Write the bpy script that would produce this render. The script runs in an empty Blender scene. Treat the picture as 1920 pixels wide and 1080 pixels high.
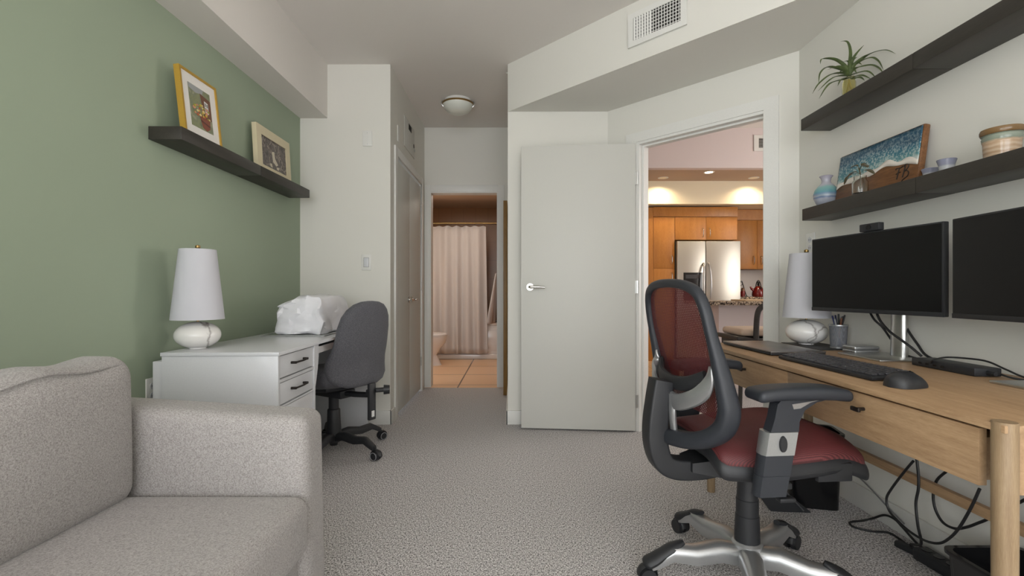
import bpy, bmesh, math, random
from mathutils import Vector, Matrix, noise as mnoise

sc = bpy.context.scene
COL = sc.collection
PI = math.pi
rad = math.radians

# ------------------------------------------------------------------ camera
cd = bpy.data.cameras.new('camera'); cam = bpy.data.objects.new('camera', cd); COL.objects.link(cam)
cam.location = (0, 0, 1.0); cam.rotation_euler = (rad(90), 0, 0)
cd.sensor_width = 36.0; cd.lens = 880 / 1920 * 36.0
cd.shift_x = -1 / 1920; cd.shift_y = 6 / 1920
cd.clip_start = 0.02
sc.camera = cam
F, CX, CY = 880.0, 961.0, 546.0

# ------------------------------------------------------------------ world, lights, exposure
w = bpy.data.worlds.new('sky'); sc.world = w; w.use_nodes = True
w.node_tree.nodes['Background'].inputs[0].default_value = (.75, .85, 1.0, 1)
w.node_tree.nodes['Background'].inputs[1].default_value = 1.0

def area(name, loc, rot, sx, sy, power, col, spread=None):
    l = bpy.data.lights.new(name, 'AREA'); l.shape = 'RECTANGLE'; l.size = sx; l.size_y = sy
    l.energy = power; l.color = col
    if spread: l.spread = spread
    o = bpy.data.objects.new(name, l); o.location = loc; o.rotation_euler = rot; COL.objects.link(o)
    return o
def spot(name, loc, power, col, size=100, blend=.6, radius=.03):
    l = bpy.data.lights.new(name, 'SPOT'); l.energy = power; l.color = col; l.spot_size = rad(size); l.spot_blend = blend
    l.shadow_soft_size = radius
    o = bpy.data.objects.new(name, l); o.location = loc; COL.objects.link(o); return o
# daylight coming through the wide window behind the camera
area('window_daylight', (0.0, -2.97, 1.5), (rad(90), 0, 0), 2.75, 1.95, 70, (.98, .99, 1.0))
# added fill lamp at the left wall behind the camera, brightens the right wall
area('added_side_fill', (-1.59, -1.5, 1.425), (rad(90), 0, rad(-90)), 1.36, 1.5, 36, (.96, .98, 1.0))
# sunshine through the rear window onto the carpet behind the camera
sl = bpy.data.lights.new('sun', 'SUN'); sl.energy = 24.0; sl.angle = rad(.6); sl.color = (1.0, .98, .95)
so = bpy.data.objects.new('sun', sl); so.rotation_euler = (rad(48), 0, rad(8)); COL.objects.link(so)
# bathroom ceiling lamp, living-room daylight and kitchen downlights
area('bathroom_lamp', (-.75, 5.9, 2.3), (0, 0, 0), .9, .5, 9, (1.0, .93, .83))
area('living_room_daylight', (4.9, 4.2, 1.6), (0, rad(90), 0), 1.8, 1.6, 60, (1.0, .95, .9))
KSPOTS = [(2.06, 6.42), (3.30, 6.42), (2.56, 6.12)]
sc.view_settings.view_transform = 'Standard'; sc.view_settings.look = 'None'
sc.view_settings.exposure = 0.32; sc.view_settings.gamma = 1.0
sc.view_settings.use_curve_mapping = False

# ------------------------------------------------------------------ materials
def lin(c):
    r = [((x / 255) / 12.92 if x / 255 <= .04045 else (((x / 255) + .055) / 1.055) ** 2.4) for x in c]
    return (r[0], r[1], r[2], 1)

class NT:
    def __init__(s, name):
        s.m = bpy.data.materials.new(name); s.m.use_nodes = True
        s.t = s.m.node_tree; s.b = s.t.nodes['Principled BSDF']; s.out = s.t.nodes['Material Output']
    def n(s, typ, **kw):
        nd = s.t.nodes.new(typ)
        for k, v in kw.items():
            if k in nd.inputs: nd.inputs[k].default_value = v
            else: setattr(nd, k, v)
        return nd
    def l(s, a, b): s.t.links.new(a, b)
    def coords(s, scale=(1, 1, 1), rot=(0, 0, 0), kind='Object'):
        tc = s.n('ShaderNodeTexCoord'); mp = s.n('ShaderNodeMapping')
        mp.inputs['Scale'].default_value = scale; mp.inputs['Rotation'].default_value = rot
        s.l(tc.outputs[kind], mp.inputs['Vector']); return mp.outputs['Vector']
    def ramp(s, fac, stops):
        r = s.n('ShaderNodeValToRGB'); e = r.color_ramp.elements
        while len(e) < len(stops): e.new(.5)
        for i, (p, c) in enumerate(stops): e[i].position = p; e[i].color = c
        s.l(fac, r.inputs['Fac']); return r.outputs['Color']
    def bump(s, h, strength=.2, dist=.002):
        b = s.n('ShaderNodeBump'); b.inputs['Strength'].default_value = strength; b.inputs['Distance'].default_value = dist
        s.l(h, b.inputs['Height']); s.l(b.outputs['Normal'], s.b.inputs['Normal'])

def plain(name, c, rough=.5, metal=0, spec=.5, bump=0, bscale=300, bdist=.001, coat=0):
    k = NT(name); k.b.inputs['Base Color'].default_value = lin(c); k.b.inputs['Roughness'].default_value = rough
    k.b.inputs['Metallic'].default_value = metal; k.b.inputs['Specular IOR Level'].default_value = spec
    k.b.inputs['Coat Weight'].default_value = coat
    nz = k.n('ShaderNodeTexNoise', Scale=bscale, Detail=2.0)
    k.l(k.coords(), nz.inputs['Vector'])
    if bump: k.bump(nz.outputs['Fac'], bump, bdist)
    else:
        a = lin(c); f = 1.03
        k.l(k.ramp(nz.outputs['Fac'], [(.3, (a[0]/f, a[1]/f, a[2]/f, 1)), (.7, (min(1, a[0]*f), min(1, a[1]*f), min(1, a[2]*f), 1))]), k.b.inputs['Base Color'])
    return k.m

def emis(name, c, s):
    k = NT(name); k.b.inputs['Base Color'].default_value = lin(c); k.b.inputs['Emission Color'].default_value = lin(c)
    k.b.inputs['Emission Strength'].default_value = s; return k.m

def wood(name, dark, light, grain=40, rough=.45, axis='y', spec=.4, stretch=14):
    # grain runs along the given local axis
    k = NT(name); v = k.coords(tuple(1 if a == axis else stretch for a in 'xyz'))
    n1 = k.n('ShaderNodeTexNoise', Scale=grain/10, Detail=6.0, Roughness=.6, Distortion=.4)
    n2 = k.n('ShaderNodeTexNoise', Scale=grain, Detail=3.0)
    k.l(v, n1.inputs['Vector']); k.l(v, n2.inputs['Vector'])
    mx = k.n('ShaderNodeMix', data_type='FLOAT'); mx.inputs[0].default_value = .4
    k.l(n1.outputs['Fac'], mx.inputs[2]); k.l(n2.outputs['Fac'], mx.inputs[3])
    k.l(k.ramp(mx.outputs[0], [(.35, lin(dark)), (.65, lin(light))]), k.b.inputs['Base Color'])
    k.b.inputs['Roughness'].default_value = rough; k.b.inputs['Specular IOR Level'].default_value = spec
    k.bump(n2.outputs['Fac'], .12, .0006)
    return k.m

def fabric(name, c1, c2, sx=500, sy=500, sz=500, rough=.95, bump=.5, bdist=.002, mid=.5, wid=.16):
    k = NT(name); v = k.coords((sx, sy, sz))
    n1 = k.n('ShaderNodeTexNoise', Scale=1.0, Detail=3.0, Roughness=.65)
    k.l(v, n1.inputs['Vector'])
    k.l(k.ramp(n1.outputs['Fac'], [(mid - wid, lin(c1)), (mid + wid, lin(c2))]), k.b.inputs['Base Color'])
    k.b.inputs['Roughness'].default_value = rough; k.b.inputs['Specular IOR Level'].default_value = .15
    k.b.inputs['Sheen Weight'].default_value = .15
    k.bump(n1.outputs['Fac'], bump, bdist)
    return k.m

WHITE = plain('white_wall_paint', (222, 220, 212), .75, bump=.06, bscale=160)
CEIL = plain('ceiling_paint', (226, 221, 215), .85, bump=.08, bscale=120)
TRIM = plain('white_trim_paint', (224, 223, 218), .45)
DOORW = plain('white_door_paint', (206, 205, 198), .5)
GREEN = plain('sage_green_paint', (155, 168, 146), .7, bump=.06, bscale=160)
BLACKP = plain('black_plastic', (34, 35, 38), .5, bump=.15, bscale=900)
BLACKG = plain('glossy_black_plastic', (20, 20, 21), .22)
GREYP = plain('slate_grey_plastic', (41, 44, 50), .5, bump=.12, bscale=900)
SILVER = plain('silver_plastic', (176, 177, 178), .33, metal=.75)
STEEL = plain('satin_steel', (196, 196, 194), .3, metal=1)
CHROME = plain('nickel', (205, 202, 196), .25, metal=1)
BRASS = plain('brass', (158, 132, 86), .3, metal=1)
BRONZE = plain('dark_bronze', (52, 46, 42), .4, metal=.6)
SHELF = wood('black_brown_shelf', (46, 43, 38), (60, 56, 50), grain=30, rough=.45)
OAK = wood('light_oak', (148, 118, 87), (176, 146, 112), grain=60, rough=.5)
OAKV = wood('light_oak_upright', (130, 107, 80), (154, 132, 103), grain=60, rough=.5, axis='z')
CAB = wood('honey_maple', (166, 108, 46), (184, 126, 60), grain=30, rough=.4, axis='z', stretch=5)
DESKW = plain('white_laminate', (206, 207, 210), .3, coat=.15)
SCREEN = plain('dark_screen', (13, 13, 14), .35, spec=.35)
GLASSF = None

def carpet():
    k = NT('grey_loop_carpet')
    v = k.coords((1, 1, 1))
    mp = k.n('ShaderNodeMapping'); mp.inputs['Scale'].default_value = (370, 95, 1); k.l(v, mp.inputs['Vector'])
    n1 = k.n('ShaderNodeTexNoise', Scale=1.0, Detail=2.0, Roughness=.7); k.l(mp.outputs[0], n1.inputs['Vector'])
    mp2 = k.n('ShaderNodeMapping'); mp2.inputs['Scale'].default_value = (150, 210, 1); k.l(v, mp2.inputs['Vector'])
    n2 = k.n('ShaderNodeTexNoise', Scale=1.0, Detail=2.0, Roughness=.6); k.l(mp2.outputs[0], n2.inputs['Vector'])
    mx = k.n('ShaderNodeMix', data_type='FLOAT'); mx.inputs[0].default_value = .45
    k.l(n1.outputs['Fac'], mx.inputs[2]); k.l(n2.outputs['Fac'], mx.inputs[3])
    k.l(k.ramp(mx.outputs[0], [(.395, lin((70, 67, 67))), (.48, lin((170, 166, 165))), (.58, lin((240, 237, 236)))]), k.b.inputs['Base Color'])
    k.b.inputs['Roughness'].default_value = 1; k.b.inputs['Specular IOR Level'].default_value = .1
    k.bump(mx.outputs[0], .6, .004)
    return k.m
CARPET = carpet()

def tiles(name, c1, c2, grout, sx, sy, rough=.35, mortar=.006, off=0, rot=(0, 0, 0), loc=(0, 0, 0)):
    k = NT(name); tc = k.n('ShaderNodeTexCoord'); mp = k.n('ShaderNodeMapping')
    mp.inputs['Rotation'].default_value = rot; mp.inputs['Location'].default_value = loc
    k.l(tc.outputs['Object'], mp.inputs['Vector'])
    b = k.n('ShaderNodeTexBrick', offset=off, squash=1.0)
    b.inputs['Scale'].default_value = 1; b.inputs['Mortar Size'].default_value = mortar
    b.inputs['Brick Width'].default_value = sx; b.inputs['Row Height'].default_value = sy
    b.inputs['Color1'].default_value = lin(c1); b.inputs['Color2'].default_value = lin(c2); b.inputs['Mortar'].default_value = lin(grout)
    k.l(mp.outputs[0], b.inputs['Vector']); k.l(b.outputs['Color'], k.b.inputs['Base Color'])
    k.b.inputs['Roughness'].default_value = rough
    return k.m

def marble(name):
    k = NT(name); v = k.coords((1, 1, 1))
    n0 = k.n('ShaderNodeTexNoise', Scale=9.0, Detail=5.0); k.l(v, n0.inputs['Vector'])
    mp = k.n('ShaderNodeVectorMath', operation='MULTIPLY_ADD'); k.l(n0.outputs['Color'], mp.inputs[0])
    mp.inputs[1].default_value = (.09, .09, .09); k.l(v, mp.inputs[2])
    wv = k.n('ShaderNodeTexNoise', Scale=6.0, Detail=1.0); k.l(mp.outputs[0], wv.inputs['Vector'])
    k.l(k.ramp(wv.outputs['Fac'], [(.0, lin((228, 226, 222))), (.565, lin((230, 228, 225))), (.58, lin((150, 144, 138))), (.595, lin((226, 224, 220))), (1, lin((232, 230, 227)))]), k.b.inputs['Base Color'])
    base = k.b.inputs['Base Color'].links[0].from_socket
    # one long grey vein running over the stone from top to bottom
    sp = k.n('ShaderNodeSeparateXYZ'); k.l(v, sp.inputs[0])
    vn = k.n('ShaderNodeTexNoise', Scale=22.0, Detail=5.0, Roughness=.65); k.l(v, vn.inputs['Vector'])
    a = k.n('ShaderNodeMath', operation='MULTIPLY_ADD'); k.l(vn.outputs['Fac'], a.inputs[0]); a.inputs[1].default_value = .045; k.l(sp.outputs['X'], a.inputs[2])
    d = k.n('ShaderNodeMath', operation='SUBTRACT'); k.l(a.outputs[0], d.inputs[0]); d.inputs[1].default_value = .062
    ab = k.n('ShaderNodeMath', operation='ABSOLUTE'); k.l(d.outputs[0], ab.inputs[0])
    r = k.ramp(ab.outputs[0], [(.0, (.75, .75, .75, 1)), (.0022, (.5, .5, .5, 1)), (.006, (0, 0, 0, 1))])
    mx = k.n('ShaderNodeMix', data_type='RGBA'); k.l(r, mx.inputs[0]); k.l(base, mx.inputs[6]); mx.inputs[7].default_value = lin((120, 112, 108))
    k.l(mx.outputs[2], k.b.inputs['Base Color'])
    k.b.inputs['Roughness'].default_value = .14; return k.m
MARBLE = marble('white_veined_marble')

def clear(name, c, rough=.03, ior=1.45):
    k = NT(name); k.b.inputs['Base Color'].default_value = lin(c); k.b.inputs['Transmission Weight'].default_value = 1
    k.b.inputs['Roughness'].default_value = rough; k.b.inputs['IOR'].default_value = ior; return k.m
GLASS = clear('clear_glass', (245, 248, 245))

def meshcloth(name, c1, c2, holes, k1=900, k2=520):
    """woven mesh: rows of small see-through holes"""
    k = NT(name); tc = k.n('ShaderNodeTexCoord'); sp = k.n('ShaderNodeSeparateXYZ'); k.l(tc.outputs['Object'], sp.inputs[0])
    def sn(o, f):
        m1 = k.n('ShaderNodeMath', operation='MULTIPLY'); k.l(o, m1.inputs[0]); m1.inputs[1].default_value = f
        m2 = k.n('ShaderNodeMath', operation='SINE'); k.l(m1.outputs[0], m2.inputs[0]); return m2.outputs[0]
    mm = k.n('ShaderNodeMath', operation='MULTIPLY'); k.l(sn(sp.outputs['Y'], k1), mm.inputs[0]); k.l(sn(sp.outputs['Z'], k2), mm.inputs[1])
    gt = k.n('ShaderNodeMath', operation='GREATER_THAN'); k.l(mm.outputs[0], gt.inputs[0]); gt.inputs[1].default_value = holes
    k.l(k.ramp(mm.outputs[0], [(.0, lin(c1)), (.8, lin(c2))]), k.b.inputs['Base Color'])
    k.b.inputs['Roughness'].default_value = .6
    inv = k.n('ShaderNodeMath', operation='SUBTRACT'); inv.inputs[0].default_value = 1; k.l(gt.outputs[0], inv.inputs[1])
    k.l(inv.outputs[0], k.b.inputs['Alpha'])
    return k.m

# ------------------------------------------------------------------ mesh building helpers
def sub(a, b): return (a[0]-b[0], a[1]-b[1], a[2]-b[2])
def catmull(pts, n=8, closed=False):
    P = [Vector(p) for p in pts]; out = []; N = len(P)
    rng = range(N if closed else N - 1)
    for i in rng:
        if closed: a, b, c, d = P[(i-1) % N], P[i], P[(i+1) % N], P[(i+2) % N]
        else: a, b, c, d = P[max(i-1, 0)], P[i], P[i+1], P[min(i+2, N-1)]
        for j in range(n):
            t = j / n
            out.append(.5*((2*b) + (c-a)*t + (2*a-5*b+4*c-d)*t*t + (3*b-a-3*c+d)*t**3))
    if not closed: out.append(P[-1])
    return out

class MB:
    def __init__(s): s.bm = bmesh.new()
    def _faces(s, vs, fs):
        bv = [s.bm.verts.new(v) for v in vs]
        for f in fs:
            try: s.bm.faces.new([bv[i] for i in f])
            except ValueError: pass
        return bv
    def box(s, x0, x1, y0, y1, z0, z1, bev=0, seg=2, tf=None):
        vs = [(x, y, z) for x in (x0, x1) for y in (y0, y1) for z in (z0, z1)]
        if tf: vs = [tf(Vector(v)) for v in vs]
        bv = s._faces(vs, [(0, 1, 3, 2), (4, 6, 7, 5), (0, 4, 5, 1), (2, 3, 7, 6), (0, 2, 6, 4), (1, 5, 7, 3)])
        if bev:
            es = {e for v in bv for e in v.link_edges}
            bmesh.ops.bevel(s.bm, geom=list(es), offset=bev, segments=seg, affect='EDGES', profile=.5)
        return s
    def loft(s, rings, caps=True, closed=True):
        n = len(rings[0]); vs = [v for r in rings for v in r]; fs = []
        for i in range(len(rings)-1):
            for j in range(n if closed else n-1):
                k = (j+1) % n
                fs.append((i*n+j, i*n+k, (i+1)*n+k, (i+1)*n+j))
        if caps and closed:
            fs.append(tuple(range(n-1, -1, -1))); b = (len(rings)-1)*n; fs.append(tuple(range(b, b+n)))
        s._faces(vs, fs); return s
    def cyl(s, p0, p1, r0, r1=None, seg=24):
        return s.tube([p0, p1], [r0, r0 if r1 is None else r1], seg)
    def tube(s, pts, r, seg=12, closed=False, ref=None, flat=1.0, power=1.0):
        """sweep; r number or list; ref: fixed 'width' axis hint, flat: size ratio along the other axis; power<1 squares the section"""
        P = [Vector(p) for p in pts]; N = len(P); R = r if isinstance(r, (list, tuple)) else [r]*N
        rings = []; prev = None
        for i in range(N):
            if closed: t = P[(i+1) % N] - P[i-1]
            else: t = P[min(i+1, N-1)] - P[max(i-1, 0)]
            if t.length < 1e-9: t = Vector((0, 0, 1))
            t.normalize()
            if ref is not None: a = Vector(ref)
            elif prev is not None: a = prev
            else: a = Vector((0, 0, 1)) if abs(t.z) < .9 else Vector((1, 0, 0))
            a = a - t*a.dot(t)
            if a.length < 1e-6: a = t.orthogonal()
            a.normalize(); prev = a; b = t.cross(a)
            ring = []
            for j in range(seg):
                th = 2*PI*j/seg; c, q = math.cos(th), math.sin(th)
                c = math.copysign(abs(c)**power, c); q = math.copysign(abs(q)**power, q)
                ring.append(P[i] + a*(R[i]*c) + b*(R[i]*flat*q))
            rings.append(ring)
        if closed: rings.append(rings[0]); return s.loft(rings, caps=False)
        return s.loft(rings)
    def lathe(s, prof, c=(0, 0, 0), seg=36, caps=True, k=1.0):
        prof = [(r*k, z) for r, z in prof]
        rings = [[(c[0]+max(r, 1e-4)*math.cos(2*PI*j/seg), c[1]+max(r, 1e-4)*math.sin(2*PI*j/seg), c[2]+z) for j in range(seg)] for r, z in prof]
        return s.loft(rings, caps=caps)
    def prism(s, poly, z0, z1, axis='z'):
        def m(a, b, h): return {'z': (a, b, h), 'x': (h, a, b), 'y': (a, h, b)}[axis]
        n = len(poly)
        vs = [m(a, b, z0) for a, b in poly] + [m(a, b, z1) for a, b in poly]
        fs = [tuple(range(n-1, -1, -1)), tuple(range(n, 2*n))] + [(i, (i+1) % n, n+(i+1) % n, n+i) for i in range(n)]
        s._faces(vs, fs); return s
    def sheet(s, grid):
        n = len(grid[0]); vs = [p for r in grid for p in r]
        fs = [(i*n+j, i*n+j+1, (i+1)*n+j+1, (i+1)*n+j) for i in range(len(grid)-1) for j in range(n-1)]
        s._faces(vs, fs); return s
    def soft(s, c, h, r, crown=(0, 0, 0), n=10, e=5, deform=None):
        """rounded cushion: half sizes h, edge radius r, bulge per axis"""
        r = min(r, min(h)*.999)
        def axis(H):
            a = [-H + r*(1-math.cos(PI/2*i/e)) * 1.0 for i in range(e)]
            mid = [-(H-r) + 2*(H-r)*i/n for i in range(n+1)]
            return a + mid + [-x for x in reversed(a)]
        A = [axis(H) for H in h]; inn = [H-r for H in h]; vid = {}; bm = s.bm
        def vert(p):
            key = tuple(round(x, 6) for x in p)
            if key in vid: return vid[key]
            q = Vector([max(-inn[i], min(inn[i], p[i])) for i in range(3)]); d = Vector(p) - q
            v = q + (d.normalized()*r if d.length > 1e-9 else d)
            u = [v[i]/h[i] for i in range(3)]
            w_ = Vector(v)
            for i in range(3):
                o = [k for k in range(3) if k != i]
                w_[i] += crown[i]*u[i]*(1-u[o[0]]**2)*(1-u[o[1]]**2)
            w_ = w_ + Vector(c)
            if deform: w_ = Vector(deform(w_))
            vid[key] = bm.verts.new(w_); return vid[key]
        for ax in range(3):
            o = [k for k in range(3) if k != ax]
            for sg in (-1, 1):
                a, b = A[o[0]], A[o[1]]
                for i in range(len(a)-1):
                    for j in range(len(b)-1):
                        qs = []
                        for (ii, jj) in ((i, j), (i+1, j), (i+1, j+1), (i, j+1)):
                            p = [0, 0, 0]; p[ax] = sg*h[ax]; p[o[0]] = a[ii]; p[o[1]] = b[jj]; qs.append(vert(p))
                        if len(set(qs)) < 3: continue
                        u = []
                        for q in qs:
                            if q not in u: u.append(q)
                        try: bm.faces.new(u)
                        except ValueError: pass
        return s
    def move(s, fn):
        for v in s.bm.verts: v.co = Vector(fn(v.co))
        return s
    def build(s, name, mat, parent=None, sharp=38, solid=0):
        bmesh.ops.remove_doubles(s.bm, verts=s.bm.verts, dist=1e-6)
        bmesh.ops.recalc_face_normals(s.bm, faces=s.bm.faces)
        me = bpy.data.meshes.new(name); s.bm.to_mesh(me); s.bm.free()
        me.polygons.foreach_set('use_smooth', [True]*len(me.polygons))
        me.set_sharp_from_angle(angle=rad(sharp))
        o = bpy.data.objects.new(name, me); COL.objects.link(o)
        me.materials.append(mat)
        if parent: o.parent = parent
        if solid:
            m = o.modifiers.new('solidify', 'SOLIDIFY'); m.thickness = solid; m.offset = 0
        return o

def tag(o, label, cat, group=None, kind=None):
    o['label'] = label; o['category'] = cat
    if group: o['group'] = group
    if kind: o['kind'] = kind
    return o
def thing(name, label, cat, loc=(0, 0, 0), rz=0, group=None):
    o = bpy.data.objects.new(name, None); COL.objects.link(o); o.location = loc; o.rotation_euler = (0, 0, rz)
    o.empty_display_size = .05
    return tag(o, label, cat, group)
def struct(o): o['kind'] = 'structure'; return o
def sempty(name, loc=(0, 0, 0), rz=0):
    o = bpy.data.objects.new(name, None); COL.objects.link(o); o.location = loc; o.rotation_euler = (0, 0, rz); return struct(o)
def copy_tree(o, parent=None):
    c = o.copy(); COL.objects.link(c)
    if parent: c.parent = parent
    for ch in list(o.children): copy_tree(ch, c)
    return c
def B(*a, **k): return MB().box(*a, **k)

# ================================================================== SETTING
XL, XR, YC, H = -1.597, 1.609, 3.528, 2.705
HX0, HX1, YB = -.918, -.036, 4.889     # hallway
KC = 3.05                               # living / kitchen ceiling
A0 = (.715, 3.528)                      # start of the 45 degree door wall
struct(B(-1.8, 5.2, -3.2, 4.86, -.08, 0).build('floor', CARPET))
TILE = tiles('tan_floor_tile', (232, 192, 150), (226, 184, 142), (98, 76, 58), .62, .62, .3, .008, loc=(.57, -.05, 0))
KTILE = tiles('cream_floor_tile', (216, 184, 144), (211, 178, 138), (170, 140, 104), .45, .45, .35, .006)
struct(B(-1.85, -.04, 4.86, 7.75, -.08, .0).build('floor_bathroom', TILE))
struct(B(.02, 5.2, 4.86, 7.5, -.08, .0).build('floor_kitchen', KTILE))
struct(B(-1.8, 1.8, -3.2, 3.66, H, H+.1).build('ceiling', CEIL))
struct(B(-1.05, .0, 3.66, 5.0, H, H+.1).build('ceiling_hallway', CEIL))
struct(MB().prism([(.0, 3.67), (1.81, 3.67), (1.81, 1.5), (5.3, 1.5), (5.3, 5.9), (.0, 5.9)], KC, KC+.1).build('ceiling_living', CEIL))
struct(B(-.05, 1.81, 3.655, 3.68, H-.01, KC+.1).box(1.735, 1.81, 1.5, 3.66, H-.01, KC+.1).build('wall_living_upper', WHITE))
SY0, SY1, SZ0, SZ1 = -2.2, -.8, .65, 2.2     # unseen opening added for the side fill lamp
struct(B(XL-.12, XL, -3.2, SY0, 0, H).box(XL-.12, XL, SY1, YC+.05, 0, H).box(XL-.12, XL, SY0, SY1, 0, SZ0).box(XL-.12, XL, SY0, SY1, SZ1, H).build('wall_left', GREEN))
w2 = sempty('fill_opening', (XL-.06, (SY0+SY1)/2, SZ0))
f = B(-.03, .03, -.7, -.64, 0, SZ1-SZ0).box(-.03, .03, .64, .7, 0, SZ1-SZ0).box(-.03, .03, -.64, .64, 0, .06).box(-.03, .03, -.64, .64, SZ1-SZ0-.06, SZ1-SZ0).box(-.025, .025, -.025, .025, .06, SZ1-SZ0-.06)
f.build('window_frame', TRIM, w2)  # invented frame, added around the opening of the side fill lamp
struct(B(XL-.12, HX0, YC, YC+.08, 0, H).build('wall_corner', WHITE))
CD0, CD1 = 3.71, 4.70
struct(B(HX0-.1, HX0, YC+.08, CD0, 0, H).box(HX0-.1, HX0, CD1, YB, 0, H).box(HX0-.1, HX0, CD0, CD1, 2.07, H).build('wall_closet', WHITE))
BD0, BD1, BDH = -.85, -.161, 2.025
struct(B(HX0-.1, BD0, YB, YB+.11, 0, H).box(BD1, .06, YB, YB+.11, 0, H).box(BD0, BD1, YB, YB+.11, BDH, H).build('wall_hallway', WHITE))
struct(MB().prism([(HX1, YC), (A0[0], A0[1]), (A0[0]+.085, A0[1]+.085), (.06, YC+.12), (.06, YB), (HX1, YB)], 0, H).build('wall_hall_right', WHITE))
# angled wall with doorway, in its own frame: x along wall, y into the kitchen
aw = (A0[0], A0[1], 0); arot = rad(-45)
LW = 1.27
o = B(0, .2655, 0, .12, 0, H).box(1.0795, LW, 0, .12, 0, H).box(.2655, 1.0795, 0, .12, 2.06, H).build('wall_angled', WHITE); o.location = aw; o.rotation_euler = (0, 0, arot); struct(o)
struct(B(XR, XR+.12, -3.2, 2.72, 0, H).build('wall_right', WHITE))
WX0, WX1, WZ0, WZ1 = -1.4, 1.4, .5, 2.5
struct(B(-1.75, WX0, -3.15, -3.03, 0, H).box(WX1, 1.75, -3.15, -3.03, 0, H).box(WX0, WX1, -3.15, -3.03, 0, WZ0).box(WX0, WX1, -3.15, -3.03, WZ1, H).build('wall_rear', WHITE))
wn = sempty('window_1', (0, -3.09, WZ0))
f = MB()
for x in (WX0+.03, -.48, .48, WX1-.03): f.box(x-.03, x+.03, -.03, .03, 0, WZ1-WZ0)
f.box(WX0, WX1, -.03, .03, 0, .06).box(WX0, WX1, -.03, .03, WZ1-WZ0-.06, WZ1-WZ0)
f.build('window_frame', TRIM, wn)
# bulkheads
struct(B(XL, -1.391, -3.03, YC, 2.30, H).build('ceiling_soffit', CEIL))
struct(MB().prism([(HX1, YC), (XR, YC-(XR-HX1)), (XR, 2.634), A0], 2.35, H).build('ceiling_beam', WHITE))
# baseboards
bh, bt = .105, .013
def board(name, segs):
    m = MB()
    for s in segs: m.box(*s, 0, bh, bev=.003)
    return struct(m.build(name, TRIM))
board('baseboard_left', [(XL, XL+bt, -3.02, YC)])
board('baseboard_corner', [(XL, HX0+bt, YC-bt, YC), (HX0, HX0+bt, YC-bt, CD0-.075)])
board('baseboard_hall', [(HX1-bt, A0[0]-.02, YC-bt, YC), (HX1-bt, HX1, YC-bt, YB)])
board('baseboard_right', [(XR-bt, XR, -3.02, 2.62)])
o = B(.0, .12, -bt, 0, 0, bh).box(1.17, 1.262, -bt, 0, 0, bh).build('baseboard_angled', TRIM); o.location = aw; o.rotation_euler = (0, 0, arot); struct(o)

# ---- casing of the angled doorway (trim_1), jambs and stops
t1 = sempty('trim_1', aw, arot)
B(.165, .2475, -.012, 0, 0, 2.13).box(1.083, 1.163, -.012, 0, 0, 2.13).box(.2475, 1.083, -.012, 0, 2.063, 2.13).build('casing', TRIM, t1)
B(.2475, .2665, -.004, .124, 0, 2.045).box(1.0785, 1.083, -.004, .124, 0, 2.045).box(.2475, 1.083, -.004, .124, 2.045, 2.063).build('jamb', TRIM, t1)
B(.2655, .2785, .04, .055, 0, 2.033).box(1.0665, 1.0785, .04, .055, 0, 2.033).box(.2665, 1.0785, .04, .055, 2.033, 2.045).build('door_stop', TRIM, t1)
B(1.077, 1.0787, .008, .034, .96, 1.03).build('strike_plate', STEEL, t1)

# ---- lever handle
def lever(par, at, dx, dy, nx, ny, mat=CHROME, L=.105):
    """rose on a door face at 'at'; (dx,dy) lever direction, (nx,ny) outward normal"""
    e = MB(); a = Vector(at); n = Vector((nx, ny, 0)); d = Vector((dx, dy, 0))
    e.cyl(a - n*.001, a + n*.012, .026, seg=28); e.cyl(a + n*.012, a + n*.045, .011)
    e.tube(catmull([a + n*.03, a + n*.045, a + n*.047 + d*.02, a + n*.045 + d*.06, a + n*.043 + d*L - Vector((0, 0, .003))], 5), [.0105]*16 + [.009]*5, 12)
    return e.build('door_handle', mat, par)
def hinge(par, at, h=.09):
    return MB().cyl((at[0], at[1], at[2]-h/2), (at[0], at[1], at[2]+h/2), .006, seg=12).box(at[0]-.012, at[0]+.012, at[1]-.002, at[1]+.002, at[2]-h/2, at[2]+h/2).build('hinge', STEEL, par)

# ---- open slab door (door_1), hinge edge local x=0, slab runs along local -x ; camera side faces local -y
hx, hy = .868, 3.318
fx, fy = .0625, 3.392
ang = math.atan2(hy-fy, hx-fx)
d1 = sempty('door_1', (hx, hy, 0), ang)
DW = math.hypot(hx-fx, hy-fy)
B(-DW, 0, 0, .035, .012, 2.045, bev=.0015).build('door_slab', DOORW, d1)
lever(d1, (-DW+.065, 0, 1.03), 1, 0, 0, -1)
lever(d1, (-DW+.065, .035, 1.03), 1, 0, 0, 1, L=.09)
B(-DW-.0008, -DW+.001, .006, .029, .985, 1.07).build('latch_plate', STEEL, d1)
for z in (.22, 1.03, 1.80): hinge(d1, (.007, .004, z))

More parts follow.
